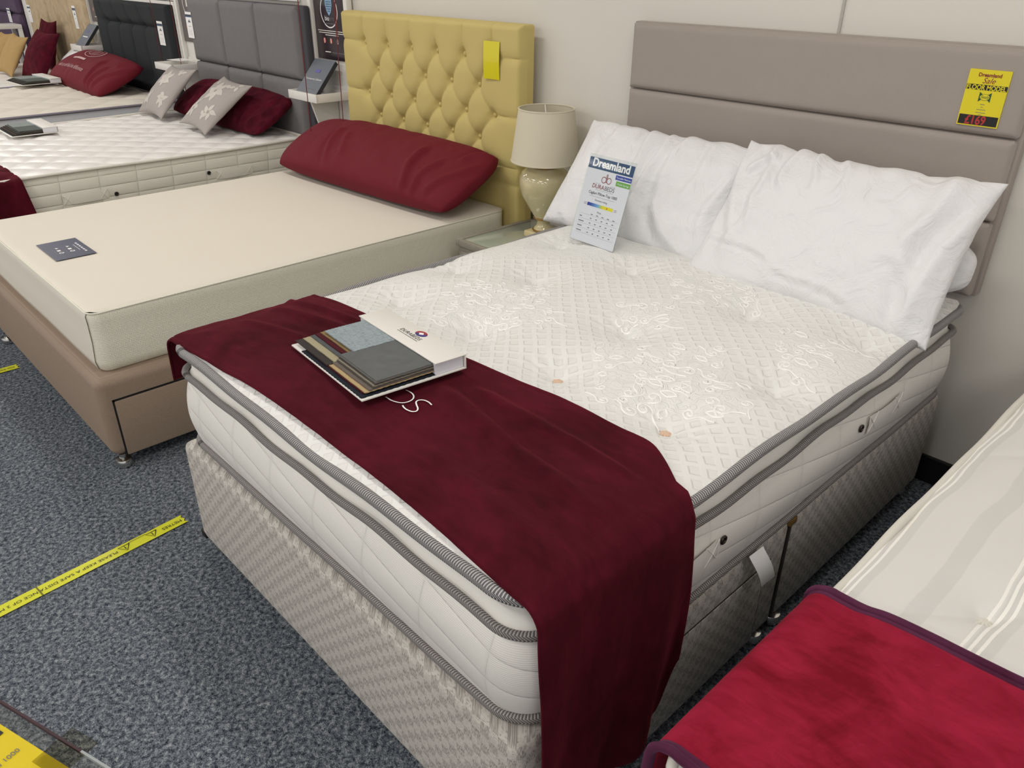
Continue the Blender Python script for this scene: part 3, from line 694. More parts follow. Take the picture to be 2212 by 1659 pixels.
def f(a):
    S = Sheet(a, org, rv, uv_)
    S.rect(0, .252, .21, .289, navy); S.text('Dreamland', .105, .2605, .0385, mt['white'], bold=.0012, xs=1.02)
    S.rect(.137, .233, .21, .248, blue); S.text('Turnable Mattress', .174, .2375, .0088, mt['white'])
    S.rect(.145, .213, .21, .229, green); S.text('Pocket Springs', .178, .218, .0086, mt['white'])
    S.ring(.088, .222, .011, .0022, dred); S.ring(.112, .222, .011, .0022, dred); S.rect(.0965, .214, .0987, .243, dred, .0006); S.rect(.1005, .214, .1027, .243, dred, .0006)
    S.text('DURA', .0985, .189, .021, dred, align='RIGHT'); S.text('BEDS', .100, .189, .021, ink, align='LEFT')
    S.rect(.052, .206, .075, .2066, ink); S.rect(.125, .206, .148, .2066, ink); S.rect(.058, .184, .145, .1846, ink)
    S.text('Cagliari Pillow-Top 1000', .1, .168, .0135, blk); S.rect(.04, .1605, .16, .1612, ink)
    S.text('Firmness rating', .1, .147, .0095, ink); S.text('Price', .105, .108, .0095, ink)
    for k in range(24):
        c_ = np.array([.13, .2, .58]) if k < 6 else None
        q = k/23; A, B, D_ = np.array([.10, .17, .55]), np.array([.45, .68, .85]), np.array([.88, .84, .12])
        col = A+(B-A)*min(1, q/.42) if q < .42 else B+(D_-B)*min(1, (q-.42)/.2)
        gm = bpy.data.materials.get('scale_%d' % k) or plain('scale_%d' % k, [float(z) for z in col], .5)
        S.rect(.04+.1225*k/24, .1265, .04+.1225*(k+1)/24, .1375, gm)
    S.disc(.135, .132, .0028, plain('orange_dot', 'd07020', .5), .0008)
    for yy in (.1335, .1285): S.rect(.024, yy, .036, yy+.0015, ink); S.rect(.168, yy, .180, yy+.0015, ink)
    for k in range(5):
        yy = .095-k*.0165; S.rect(.012+.003, yy, .198, yy+.0004, ink)
    for rr_ in range(4):
        yy = .084-rr_*.0165; S.rect(.018, yy, .018+(.012, .026, .022, .024)[rr_], yy+.003, ink)
        for cc in range(5): S.rect(.070+cc*.026, yy, .078+cc*.026, yy+.0028, ink)
    for cc in range(5): S.rect(.069+cc*.026, .098, .079+cc*.026, .1005, ink)
one('printed_text', t, f, False)

# ------------------------------------------------------------------ yellow sale card pinned on the main headboard
t = thing('sale_card', (1.25, 1.924, 1.2), 'yellow sale card with black price band pinned to the right of the greige headboard', 'price card')
so = np.array([1.190, 1.9235, 1.193]); 
def f(a): Sheet(a, so, (1, 0, .0), (0, 0, 1)).slab(0, 0, .108, .149, .005, yel)
one('card_sheet', t, f, False)
grn = plain('dark_green_print', '24502c', .5); redp = plain('red_print', 'b03028', .5)
def f(a):
    S = Sheet(a, so, (1, 0, 0), (0, 0, 1)); S.rect(.003, .003, .105, .029, blk, .0004)
    S.text('£169', .047, .005, .033, redp, bold=.0009, xs=.82)
    S.text('Dreamland', .055, .131, .0135, dred, bold=.0004); S.text('Sale', .055, .114, .021, dred, shear=.35)
    S.rect(.001, .096, .107, .110, blk, .0004); S.text('FLOOR MODEL', .053, .0968, .0175, yel, bold=.0004, xs=.86)
    g = .0155; cx, cy = .056, .078
    for sx in (-1, 1):
        S.poly([(cx, cy), (cx+sx*g, cy-.013)[::1], (cx+sx*g*1.0, cy+.013), (cx, cy+.002)] if sx > 0 else [(cx, cy), (cx, cy+.002), (cx-g, cy+.013), (cx-g, cy-.013)], grn, .0005)
    S.disc(cx, cy, .013, yel, .0007, 30, .62); S.ring(cx, cy, .0135, .001, grn, .0008, 30, .62); S.text('Sealy', cx, cy-.003, .011, grn, h=.0010, shear=.3)
    for yy, ww in ((.058, .012), (.051, .006), (.044, .024), (.036, .026), (.0305, .008)): S.rect(cx-ww/2-.001, yy, cx+ww/2-.001, yy+.0012, ink, .0005)
one('printed_text', t, f, False)

# ------------------------------------------------------------------ BEIGE BED (second)
CX = (-2.02, -.645, 0.0, 1.868)
t = thing('divan_base', (-1.33, .95, 0), 'taupe hopsack divan base with a side drawer, under the plain cream foam mattress', 'bed base')
one('upholstered_box', t, lambda a: a.box((-2.06, -.045, .05), (-.60, 1.868, .352), mt['taupe'], .032, 6), True, None)
def f(a):
    a.box((-.612, .0, .052), (-.594, .86, .265), mt['taupe'], .004, 2)
one('drawer', t, f)
def f(a):
    a.box((-.606, -.006, .05), (-.5985, .002, .272), mt['black'], .0); a.box((-.606, -.006, .265), (-.5985, .866, .272), mt['black'], .0)
one('drawer_gap_shade', t, f)  # black strips paint the shade in the gap beside this drawer
for cx, cy in ((-.625, -.012), (-2.03, -.03), (-.65, 1.85), (-2.0, 1.85), (-.64, .92)): castor(t, cx, cy)
t = thing('mattress', (-1.33, .95, .35), 'smooth cream memory-foam mattress with a small navy label, on the taupe divan', 'mattress')
def f(a):
    H = lambda X, Y: .574-.010*np.exp(-np.clip(edged(X, Y, CX), 0, 1)/.008)+.0015*fbm(X*3, Y*3, 2, 2)
    top_sheet(a, CX, .035, H, mt['foam_top'], .012, .004)
    P, L, N = perim(*CX, .035, .004, .02)
one('knitted_top', t, f, True, None)
def f(a): side_wall(a, CX, .04, [(.352, .012), (.362, .0), (.39, -.006), (.46, .0), (.53, .001), (.555, .0), (.564, .004)], mt['foam_side'])
one('knitted_side', t, f, True, None)
def f(a):   # plain front border sits over the side knit
    X = np.linspace(-2.0, -.672, 60); lv = [(.354, .010), (.363, -.002), (.39, -.008), (.46, -.002), (.53, -.001), (.555, -.002), (.566, .003)]
    G = np.array([[(x, off, z+.002*math.sin(x*9)*(z < .4)) for (z, off) in lv] for x in X]); a.grid(G, mt['foam_top'])
one('front_border', t, f, True, None)
one('piping', t, lambda a: tape_ring(a, CX, .04, .566, .003, mt['foam_side'], .002), True, None)
org = np.array([-1.498, .086, .5775]); n = NT('navy_striped_label'); x, y, z = n.sep(n.coord())
w = n.M('SINE', n.M('MULTIPLY', n.M('ADD', x, n.M('MULTIPLY', y, .6)), 2*PI/.016)); n.base(n.mix(n.ramp(w, [(.4, 0.0), (.6, 1.0)]), '3a3f55', '4d5068')); n.p(Roughness=.35); lab = n.m
def f(a):
    S = Sheet(a, org, (1, 0, 0), (0.01, 1, 0)); S.slab(0, 0, .255, .147, .001, lab, .001)
sl = one('sewn_label', t, f, False); sl['label'] = 'navy satin label with white pictograms'
def f(a):
    S = Sheet(a, org+np.array([0, 0, .001]), (1, 0, 0), (0, 1, 0))
    for i, (x, y) in enumerate(((.10, .085), (.135, .085), (.17, .085), (.10, .045), (.135, .045), (.17, .045))):
        if i % 3 == 2: S.ring(x, y, .009, .004, mt['white'])
        elif i % 3 == 1: S.rect(x-.009, y-.006, x+.009, y+.006, mt['white'])
        else: S.poly([(x-.01, y-.004), (x, y+.009), (x+.01, y-.004), (x, y-.001)], mt['white'])
    for k in range(6): S.rect(.07+.024*k, .122, .086+.024*k, .129, mt['paper'])
    S.rect(.09, .110, .175, .112, mt['paper']); S.rect(.08, .066, .19, .068, ink); S.rect(.08, .028, .19, .030, ink)
one('pictograms', sl, f, False)
# mustard buttoned headboard
YB = [(z_, xs) for z_, xs in ()]
def button_board(name_t, x0, x1, z0, z1, yb, yf, m, buttons, creases, depth=.03, step=.006, edge=.022):
    X, Z = np.meshgrid(axis(x0, x1, step, edge), axis(z0, z1, step, edge), indexing='ij'); X, Z = rr_map(X, Z, x0, x1, z0, z1, .012)
    d = np.clip(np.minimum(np.minimum(X-x0, x1-X), z1-Z), 0, edge)/edge; prof = np.sqrt(np.clip(1-(1-d)**2, 0, 1))
    dist = np.full(X.shape, 9.0); dep = np.zeros(X.shape)
    for (ax, az, bx, bz, wgt) in creases:
        dx, dz = bx-ax, bz-az; L2 = dx*dx+dz*dz; tt = np.clip(((X-ax)*dx+(Z-az)*dz)/L2, 0, 1)
        # folds bow a little
        px, pz = ax+dx*tt, az+dz*tt; dd = np.hypot(X-px, Z-pz)
        dep = np.maximum(dep, wgt*(np.exp(-(dd/.0035))*.5+np.exp(-(dd/.022)**2)*.55))
    h = -depth*.75*dep
    for (bx, bz) in buttons: r2 = (X-bx)**2+(Z-bz)**2; h = h-depth*(.85*np.exp(-r2/.018**2)+.45*np.exp(-r2/.045**2))
    h = np.maximum(h, -depth*1.15)
    Y = yf+.045*(1-prof)-h
    def f(a):
        a.grid(np.stack([X, Y, Z], -1), m)
        nX, nZ = X.shape; bo = [(i, 0) for i in range(nX)]+[(nX-1, j) for j in range(1, nZ)]+[(i, nZ-1) for i in range(nX-2, -1, -1)]+[(0, j) for j in range(nZ-2, 0, -1)]
        B = np.array([(X[i, j], Y[i, j], Z[i, j]) for i, j in bo]); B2 = B.copy(); B2[:, 1] = yb; a.grid(np.stack([B, B2], 1), m, wrapu=True, flip=True)
        a.poly([tuple(p) for p in B2[::-1]], m)
    return f
hx0, hx1, hz0, hz1 = -1.945, -.565, .06, 1.362
bt = []; cr = []
rows = [[-1.755+.199*k for k in range(6)], [-1.655+.199*k for k in range(5)], [-1.752+.1995*k for k in range(6)], [-1.657+.199*k for k in range(5)], [-1.752+.1995*k for k in range(6)]]
zz = [1.221, 1.100, .978, .868, .755]
for i, r in enumerate(rows):
    for x in r: bt.append((x, zz[i]))
    if i+1 < len(rows):
        for x in r:
            for x2 in rows[i+1]:
                if abs(x-x2) < .15: cr.append((x, zz[i], x2, zz[i+1], .85 if x2 < x else .38))
for x in rows[0]: cr.append((x, zz[0], x+.01, 1.40, .55))
for x, z_, e in ((rows[0][0], zz[0], hx0), (rows[2][0], zz[2], hx0), (rows[4][0], zz[4], hx0), (rows[0][-1], zz[0], hx1), (rows[2][-1], zz[2], hx1), (rows[4][-1], zz[4], hx1)):
    cr.append((x, z_, e+(.0), z_+.006, .5))
cr.append((hx0, .683, hx1, .683, .5))
t = thing('headboard', (-1.25, 1.95, 0), 'tall mustard yellow deep-buttoned headboard behind the wine bolster', 'headboard')
one('tufted_cushion', t, button_board('t', hx0, hx1, hz0, hz1, 1.955, 1.872, mt['mustard'], bt, cr), True, 60)
for (x, z_) in bt[:22]:
    def f(a): a.lathe([(0, .010), (.006, .009), (.011, .004), (.012, -.002), (0, -.004)][::-1], mt['mustard'], (0, 0, 0), 14)
    o = one('button', t, f); o.rotation_euler = (PI/2, 0, 0)
    o.location = Vector((x, 1.872+.034, z_))-t.location; me_off = o.data
    for v in me_off.vertices: v.co += t.location
fy = NT('glossy_yellow_card'); fy.base('dcd015'); fy.p(Roughness=.18, Coat_Weight=.6); fym = fy.m
def f(a):
    X = np.linspace(-.786, -.690, 8); Z = np.linspace(1.135, 1.290, 12); XX, ZZ = np.meshgrid(X, Z, indexing='ij')
    Y = 1.8655-.003*np.sin((ZZ-1.135)*20)-.003*np.cos((XX+.786)*33); G = np.stack([XX+.006*(ZZ-1.2), Y, ZZ], -1); a.grid(G, fym); a.grid(G+np.array([0, .0015, 0]), fym, flip=True)
tag(one('ticket', None, f), 'blank glossy yellow ticket hanging on the mustard headboard', 'price ticket')

pillow('bolster', (-1.325, 1.645, .708), (.999, .052, .0), (-.047, .90, .43), .69, .212, .235, mt['winecot'], 'long wine red cotton bolster pillow lying against the mustard headboard', 'bolster', None, seed=4, wr=.007, puff=.34, nu=220, nv=110, pinch=.0, rnd=.22, folds=[(.55, -.95, .50, .4, .014, .02), (.66, -.95, .70, .2, .012, .018), (.78, -.9, .95, .5, .010, .018), (-.45, .3, -.30, -.9, .016, .022), (-.30, .2, -.18, -.7, .008, .02), (.95, .9, .8, .2, .012, .02)])

# ------------------------------------------------------------------ bedside table and lamp
t = thing('bedside_table', (-.33, 1.73, 0), 'grey limed-wood bedside table with glass top between the two beds', 'bedside table')
nx0, nx1, ny0, ny1, nzt = -.575, -.09, 1.50, 1.965, .522
def f(a):
    a.box((nx0+.01, ny0+.01, .08), (nx1-.01, ny1-.005, nzt-.0305), mt['greywood'], .003)
    for x in (nx0+.01, nx1-.05):
        for y in (ny0+.01, ny1-.05): a.box((x, y, 0), (x+.04, y+.04, .1), mt['greywood'], .003)
one('body', t, f)
one('drawer', t, lambda a: a.box((nx0+.03, ny0+.002, .33), (nx1-.03, ny0+.012, .47), mt['greywood'], .004))
def f(a):
    for lo, hi in (((nx0, ny0, nzt-.03), (nx0+.022, ny1, nzt)), ((nx1-.022, ny0, nzt-.03), (nx1, ny1, nzt)), ((nx0+.022, ny0, nzt-.03), (nx1-.022, ny0+.022, nzt-.0004)), ((nx0+.022, ny1-.022, nzt-.03), (nx1-.022, ny1, nzt-.0004))): a.box(lo, hi, mt['greywood'], .002)
one('top_frame', t, f)
gl = NT('greenish_glass'); gl.base('b9c2b0'); gl.p(Roughness=.08, Coat_Weight=.8); glm = gl.m
one('glass_top', t, lambda a: a.box((nx0+.021, ny0+.021, nzt-.012), (nx1-.021, ny1-.021, nzt-.006), glm, .001))
Lx, Ly, Lz = -.352, 1.822, nzt-.006
t = thing('table_lamp', (Lx, Ly, Lz), 'cream glazed urn table lamp with a plain cream shade on the glass bedside table', 'table lamp')
def f(a):
    a.box((Lx-.062, Ly-.062, Lz), (Lx+.062, Ly+.062, Lz+.028), mt['plinth'], .006, 3)
one('plinth', t, f)
def f(a):
    a.lathe([(.028, Lz+.026), (.052, Lz+.03), (.054, Lz+.036), (.048, Lz+.043), (.036, Lz+.055), (.034, Lz+.07), (.04, Lz+.08), (.05, Lz+.085), (.047, Lz+.089), (.056, Lz+.10), (.085, Lz+.14), (.118, Lz+.19), (.132, Lz+.235), (.130, Lz+.262), (.115, Lz+.287), (.09, Lz+.303), (.068, Lz+.310), (.05, Lz+.322), (.05, Lz+.335), (.02, Lz+.345)], mt['ceramic'], (Lx, Ly, 0), 64, sx=.84)
one('urn', t, f, True, None)
for r, z_, w in ((.0455, Lz+.034, .004), (.0415, Lz+.086, .0045), (.0595, Lz+.311, .005)):
    th = np.linspace(0, 2*PI, 48, endpoint=False)
    one('gilt_band', t, lambda a: a.tube([(Lx+r*math.cos(q), Ly+r*math.sin(q), z_) for q in th], w, mt['gold'], 8, closed=True), True, None)
sz0, sz1 = Lz+.334, Lz+.545
def f(a):
    a.lathe([(.146, sz0), (.117, sz1)], mt['shade'], (Lx, Ly, 0), 72); a.lathe([(.1435, sz0), (.1145, sz1)][::-1], mt['shade'], (Lx, Ly, 0), 72)
    for r, z_ in ((.145, sz0), (.116, sz1)):
        th = np.linspace(0, 2*PI, 72, endpoint=False); a.tube([(Lx+r*math.cos(q), Ly+r*math.sin(q), z_) for q in th], .0035, mt['shade'], 6, closed=True)
sh = one('lamp_shade', t, f, True, 60)
def f(a):
    for k in range(3):
        q = k*2*PI/3+2.4; a.tube([(Lx, Ly, sz1-.035), (Lx+.03*math.cos(q), Ly+.03*math.sin(q), sz1-.03), (Lx+.115*math.cos(q), Ly+.115*math.sin(q), sz1-.002)], .0022, mt['white_pl'], 6)
    a.lathe([(.0, sz1-.03), (.022, sz1-.032), (.022, sz1-.038), (0, sz1-.04)], mt['white_pl'], (Lx, Ly, 0), 20)
one('shade_carrier', sh, f)
def f(a): a.lathe([(.018, Lz+.34), (.018, Lz+.40), (.012, Lz+.405), (.03, Lz+.44), (.03, Lz+.47), (.015, Lz+.495), (0, Lz+.50)][::-1], mt['white'], (Lx, Ly, 0), 24)
one('bulb', t, f)

# ------------------------------------------------------------------ generic far beds
def soft_top(box, z, crown, tufts=(), qx=None, seed=1, amp=.008, dia=.28):
    def H(X, Y):
        d = np.clip(edged(X, Y, box), 0, 1); h = z+crown*(1-np.exp(-d/.05))+.004*fbm(X*3, Y*3, seed, 2)
        if amp:
            u = (X+Y*1.0)/dia+.16*fbm(X*3, Y*3, seed+3, 2); v = (X-Y*1.0)/dia+.16*fbm(X*3+9, Y*3, seed+4, 2)
            h = h+amp*(np.abs(np.sin(u*PI))*np.abs(np.sin(v*PI)))**.4-amp
        return h
    return H
whitetop = NT('white_satin_quilt'); whitetop.base('efece8'); whitetop.p(Roughness=.33); whitetop.bump(whitetop.noise(whitetop.coord(), 60, 3), .0008); wtop = whitetop.m
creamtop = fabric('cream_quilted_top', 'e1dbd0', 'dcd5c8', 500, .0004)
DX = (-3.90, -2.40, -.10, 1.86)
t = thing('divan_base', (-3.15, .9, 0), 'dark grey divan base under the white quilted mattress in the middle row', 'bed base')
one('upholstered_box', t, lambda a: a.box((-3.9, -.1, .05), (-2.40, 1.86, .36), mt['darkside'], .025, 4), True, None)
for cx, cy in ((-3.85, -.05), (-2.45, -.05), (-2.45, 1.8), (-3.85, 1.8)): castor(t, cx, cy)
HD = soft_top(DX, .640, .012, seed=3, amp=.014, dia=.20)
mD = thing('mattress', (-3.15, .9, .36), 'bright white quilted mattress with cream piping, in front of the mid-grey panelled headboard', 'mattress')
one('quilted_top', mD, lambda a: top_sheet(a, DX, .06, HD, wtop, .010, .004), True, None)
one('quilted_side', mD, lambda a: side_wall(a, DX, .06, [(.362, .01), (.40, -.004), (.50, -.012), (.60, -.003), (.642, .006)], mt['side_D'], None, .02), True, None)
pipe_c = plain('cream_piping', 'd8d4ca', .6)
one('piping', mD, lambda a: tape_ring(a, DX, .06, .642, .008, pipe_c, 0, lambda L: .004*np.sin(L*4), 8, .02), True, None)
one('piping', mD, lambda a: tape_ring(a, DX, .06, .368, .007, pipe_c, 0, None, 8, .02), True, None)
hD = plain('pale_webbing', 'e4e1d6', .6); handle(mD, -2.392, .44, .66, .515, 1, hD); handle(mD, -2.392, 1.25, 1.47, .515, 1, hD)
vent(mD, -2.388, .70, .505); vent(mD, -2.388, 1.21, .535)
# panelled grey headboard
t = thing('headboard', (-3.12, 1.93, 0), 'mid-grey upholstered headboard of six square padded panels', 'headboard')
def f(a): a.box((-3.875, 1.905, .0), (-2.37, 1.95, 1.366), mt['darkside'], .012, 3)
one('side_border', t, f)
xs = [-3.872, -3.385, -2.92, -2.415]
for z0, z1 in ((.30, .962), (.966, 1.362)):
    for k in range(3):
        one('padded_panel', t, lambda a: pad_panel(a, xs[k]+.001, xs[k+1]-.001, z0, z1, 1.91, 1.868, mt['greyfab'], .045), True, None)
def f(a):
    th = np.linspace(0, 2*PI, 24, endpoint=False); a.tube([(-2.366+.0*q, 1.945+.017*np.sign(math.cos(q))*abs(math.cos(q))**.4, .845+.017*np.sign(math.sin(q))*abs(math.sin(q))**.4) for q in th], .003, mt['white_pl'], 6, closed=True)
one('hook', t, f)

def hang_tag(x, y, ztop, w, h, label, tilt=0.0, grp='printed price tags hanging on the far headboards'):
    t = thing('price_tag', (x+w/2, y, ztop-h), label, 'price tag', grp)
    def f(a):
        S = Sheet(a, (x+tilt*h, y, ztop-h), (1, 0, 0), (-tilt, 0, 1)); S.slab(0, 0, w, h, .0012, mt['white'])
    one('card', t, f, False)
    def f(a):
        S = Sheet(a, (x+tilt*h, y, ztop-h), (1, 0, 0), (-tilt, 0, 1)); S.rect(0, h*.80, w, h*.90, navy); S.rect(.1*w, h*.86, w*.95, h*.90, blk, .0006)
        S.poly([(w*.3, h*.6), (w*.55, h*.72), (w*.8, h*.6)], ink); S.rect(w*.3, h*.44, w*.75, h*.455, ink)
        for k in range(4): S.rect(w*.2, h*(.12+.06*k), w*.85, h*(.125+.06*k), ink)
    one('printed_text', t, f, False)
hang_tag(-3.862, 1.864, 1.275, .095, .165, 'white price tag hanging at the left edge of the mid-grey panelled headboard', -.18)
hang_tag(-4.478, 1.896, 1.185, .10, .165, 'white price tag hanging on the charcoal headboard', -.18)
hang_tag(-6.43, 1.912, 1.215, .085, .19, 'white price tag at the right of the tan crushed-velvet headboard', -.15)
hang_tag(-7.86, 1.912, 1.17, .10, .16, 'white price tag at the left edge of the tan crushed-velvet headboard', -.12)
hang_tag(-8.66, 1.912, 1.11, .12, .14, 'white price tag on the purple headboard', -.2)

# cushions and bolster on bed D
floral = NT('grey_floral_damask'); o = floral.coord('UV')
v1 = floral.vor(o, 11, 'SMOOTH_F1'); w1 = floral.n('ShaderNodeTexWave', wave_type='RINGS'); floral.set(w1.inputs['Vector'], o); w1.inputs['Scale'].default_value = 5; w1.inputs['Distortion'].default_value = 9; w1.inputs['Detail'].default_value = 1.5; w1.inputs['Detail Scale'].default_value = 1.6
ff = floral.ramp(floral.M('MULTIPLY', w1.outputs['Fac'], floral.M('SUBTRACT', 1.2, v1)), [(.56, 0.0), (.60, 1.0)])
floral.base(floral.mix(ff, 'a49d98', 'c2bbb2')); floral.p(Roughness=.55); floral.bump(ff, .0006)
def cushion(c, u, v, h, T, m, label, seed, name='cushion', grp=None, wr=.006, hv=None):
    pillow(name, c, u, v, h, hv or h, T, m, label, 'cushion', grp, seed=seed, wr=wr, pinch=.09, nu=60, nv=60, puff=.5)
G1 = 'scatter cushions on the white quilted mattress'
def flower_pillow(c, u, v, h, T, label, seed):
    pillow('cushion', c, u, v, h, h, T, floral_plain, label, 'cushion', G1, seed=seed, wr=.004, pinch=.09, nu=70, nv=70, puff=.5)
    o = bpy.context.scene.collection.objects[-1]; o = [q for q in C.objects if q.get('label') == label][0]
    c = np.array(c, float); u = np.array(u, float); u /= np.linalg.norm(u); v = np.array(v, float); v -= u*(v@u); v /= np.linalg.norm(v); w = np.cross(u, v)
    ov = o.copy()
    C.objects.unlink(ov) if ov.name in C.objects else None
    bpy.data.objects.remove(ov)
    from mathutils.bvhtree import BVHTree
    bv = BVHTree.FromPolygons([x.co for x in o.data.vertices], [tuple(p.vertices) for p in o.data.polygons])
    R = random.Random(seed); a = Acc()
    def surf(x, y):
        O = c+u*x+v*y+w*.4; hit = bv.ray_cast(Vector(O), Vector(-w)); return None if hit[0] is None else np.array(hit[0])+w*.0012
    def patch(pts, ctr):
        V = [surf(*ctr)]+[surf(*p) for p in pts]
        if any(q is None for q in V): return
        k = len(pts); a.add(V, [[0, 1+i, 1+(i+1) % k] for i in range(k)], floral_light)
    def petal(cx, cy, L, ang, wd=.3):
        t_ = np.linspace(0, 1, 8); P = [(L*q, wd*L*math.sin(PI*q**.8)) for q in t_]+[(L*q, -wd*L*math.sin(PI*q**.8)) for q in t_[::-1][1:-1]]
        ca, sa = math.cos(ang), math.sin(ang); Q = [(cx+x*ca-y*sa, cy+x*sa+y*ca) for x, y in P]; patch(Q, (cx+.5*L*ca, cy+.5*L*sa))
    for (fx, fy, n_, L) in ((.05*h, .28*h, 6, .44*h), (-.45*h, -.45*h, 5, .36*h), (.55*h, -.40*h, 5, .32*h), (.6*h, .72*h, 4, .26*h)):
        for k in range(n_): petal(fx+.06*h*math.cos(k*2*PI/n_), fy+.06*h*math.sin(k*2*PI/n_), L*R.uniform(.8, 1), k*2*PI/n_+seed, .26)
    for k in range(9): petal(R.uniform(-.75, .7)*h, R.uniform(-.75, .7)*h, .2*h, R.uniform(0, 6.28), .32)
    if a.n: a.build('flower_pattern', o, True, None)
floral_plain = fabric('grey_damask_ground', 'a39c97', 'a9a29d', 600, .0003, .6); floral_light = plain('pale_damask_flowers', 'c6bfb6', .45)
flower_pillow((-3.649, 1.547, .807), (1, -.013, .013), (0, .719, .695), .205, .12, 'grey floral cushion further left, leaning in front of the shelf beside the grey headboard', 2)
flower_pillow((-2.952, 1.560, .800), (.998, -.06, -.034), (.069, .793, .605), .212, .12, 'grey floral cushion nearest the slate brochure stand, propped on the wine bolster', 5)
pillow('bolster', (-3.13, 1.735, .76), (.998, .03, -.01), (-.03, .84, .54), .60, .17, .16, mt['winedk'], 'dark wine velour bolster behind the two grey floral cushions', 'bolster', None, seed=6, wr=.012, nu=160, puff=.36, pinch=.0, rnd=.25, folds=[(.55, -.95, .50, .4, .014, .02), (.66, -.95, .70, .2, .012, .018), (.78, -.9, .95, .5, .010, .018), (-.45, .3, -.30, -.9, .016, .022), (-.30, .2, -.18, -.7, .008, .02), (.95, .9, .8, .2, .012, .02)])

def far_book(x, y, z_, ang, lbl, w=.36, d=.26):
    r = np.array([math.cos(ang), math.sin(ang), 0]); u = np.array([-math.sin(ang), math.cos(ang), 0])
    swatch_book('swatch_book', np.array([x, y, z_]), r, u, w, d, lbl, '8a938f', '5c625f', False)
far_book(-3.80, .52, .662, -.02, 'open fabric swatch book on the bright white quilted mattress')

def f(a):
    sN, tN = 120, 50; S = np.linspace(-3.86, -2.40+.42, sN); T = np.linspace(0, 1, tN); SS, TT = np.meshgrid(S, T, indexing='ij')
    Y = -.02+.30*TT; X = np.minimum(SS, -2.385); Z = HD(np.clip(X, -3.89, -2.41), np.clip(Y, -.09, 1.8))+.012+.004*fbm(X*5, Y*9, 4, 3)
    dn = np.clip(SS+2.385, 0, 9); Z = np.where(dn > 0, .655-dn, Z); X = np.where(dn > 0, -2.383+.02+.03*np.sin(TT*8)*dn/.4+.03*dn, X); Y = Y+np.where(dn > 0, dn*.12*TT, 0)
    a.grid(np.stack([X, Y, Z], -1), mt['wine'])
rD = tag(one('bed_runner', None, f, True, None), 'dark wine runner hanging down the white quilted mattress at the left edge', 'bed runner')
md = rD.modifiers.new('thick', 'SOLIDIFY'); md.thickness = .004; md.offset = 1

# ------------------------------------------------------------------ bed E
EX = (-5.80, -4.24, -.05, 1.86)
t = thing('divan_base', (-5.03, .9, 0), 'divan base under the cream quilted mattress with the grey edge tape', 'bed base')
one('upholstered_box', t, lambda a: a.box((-5.8, -.05, .05), (-4.26, 1.86, .36), mt['darkside'], .025, 4), True, None)
HE = soft_top(EX, .648, .02, seed=13, amp=.018, dia=.34)
t = thing('mattress', (-5.03, .9, .36), 'cream quilted mattress with grey edge tape, in front of the charcoal headboard', 'mattress')
one('quilted_top', t, lambda a: top_sheet(a, EX, .06, HE, creamtop, .014, .004), True, None)
pale = plain('pale_blue_border', 'c9cbd0', .7)
one('side_border', t, lambda a: side_wall(a, EX, .06, [(.362, .01), (.40, -.004), (.50, -.012), (.61, -.003), (.645, .006)], pale, None, .02), True, None)
gp = plain('mauve_grey_piping', '85808a', .6); one('piping', t, lambda a: tape_ring(a, EX, .06, .648, .009, gp, 0, None, 8, .02), True, None)
cx0, cx1 = -5.84, -4.325; bE = [(-5.62+.27*k, 1.135) for k in range(5)]; cE = [(b[0], b[1], b[0]+.01, .75, .6) for b in bE]+[(bE[k][0], bE[k][1], bE[k+1][0], bE[k+1][1], 1.0) for k in range(4)]+[(cx0, 1.14, bE[0][0], 1.135, .35)]+[(b[0], b[1], b[0]-.06, 1.26, .5) for b in bE]
t = thing('headboard', (-5.08, 1.95, 0), 'charcoal buttoned headboard between the tan and mid-grey headboards', 'headboard')
one('tufted_cushion', t, button_board('t', cx0, cx1, .1, 1.298, 1.965, 1.90, mt['charcoal'], bE, cE, .04, .012), True, 60)
one('white_frame', t, lambda a: (a.box((cx0-.01, 1.965, .0), (cx1+.015, 1.99, 1.318), mt['white_pl'], .003)))
pillow('bolster', (-5.33, 1.63, .765), (.999, -.02, -.01), (.02, .91, .42), .655, .215, .24, mt['winecot'], 'wine red bolster with white printed slogan on the cream quilted mattress', 'bolster', None, seed=9, wr=.005, nu=160, puff=.34, pinch=.0, rnd=.2, folds=[(.55, -.95, .50, .4, .014, .02), (.66, -.95, .70, .2, .012, .018), (.78, -.9, .95, .5, .010, .018), (.95, .9, .8, .2, .012, .02)])
bo = [q for q in C.objects if q.get('label', '').startswith('wine red bolster with white')][0]
def conform_text(o, c, u, v, items, mat, name='printed_slogan'):
    from mathutils.bvhtree import BVHTree
    c = np.array(c, float); u = np.array(u, float); u /= np.linalg.norm(u); v = np.array(v, float); v -= u*(v@u); v /= np.linalg.norm(v); w = np.cross(u, v)
    bv = BVHTree.FromPolygons([x.co for x in o.data.vertices], [tuple(p.vertices) for p in o.data.polygons]); a = Acc()
    for V, F in items:
        P = []
        for q in V:
            O = c+u*q[0]+v*q[1]+w*.6; h = bv.ray_cast(Vector(O), Vector(-w)); P.append(np.array(h[0])+w*.004 if h[0] is not None else O-w*.5)
        a.add(P, F, mat)
    return a.build(name, o, False)
sil = plain('silver_print', 'c9a8a8', .5); items = []
V, F = glyphs('wake up and feel the difference', .044, align='CENTER', spacing=1.12); V = V.copy(); V[:, 1] = V[:, 1]*1.25-.12; V[:, 0] = V[:, 0]*1.0-.11; items.append((V, F))
def rectm(x0, y0, x1, y1, k=8):
    xs_ = np.linspace(x0, x1, k); V = np.array([[x, y, 0] for x in xs_ for y in (y0, y1)]); return V, [[2*i, 2*i+2, 2*i+3, 2*i+1] for i in range(k-1)]
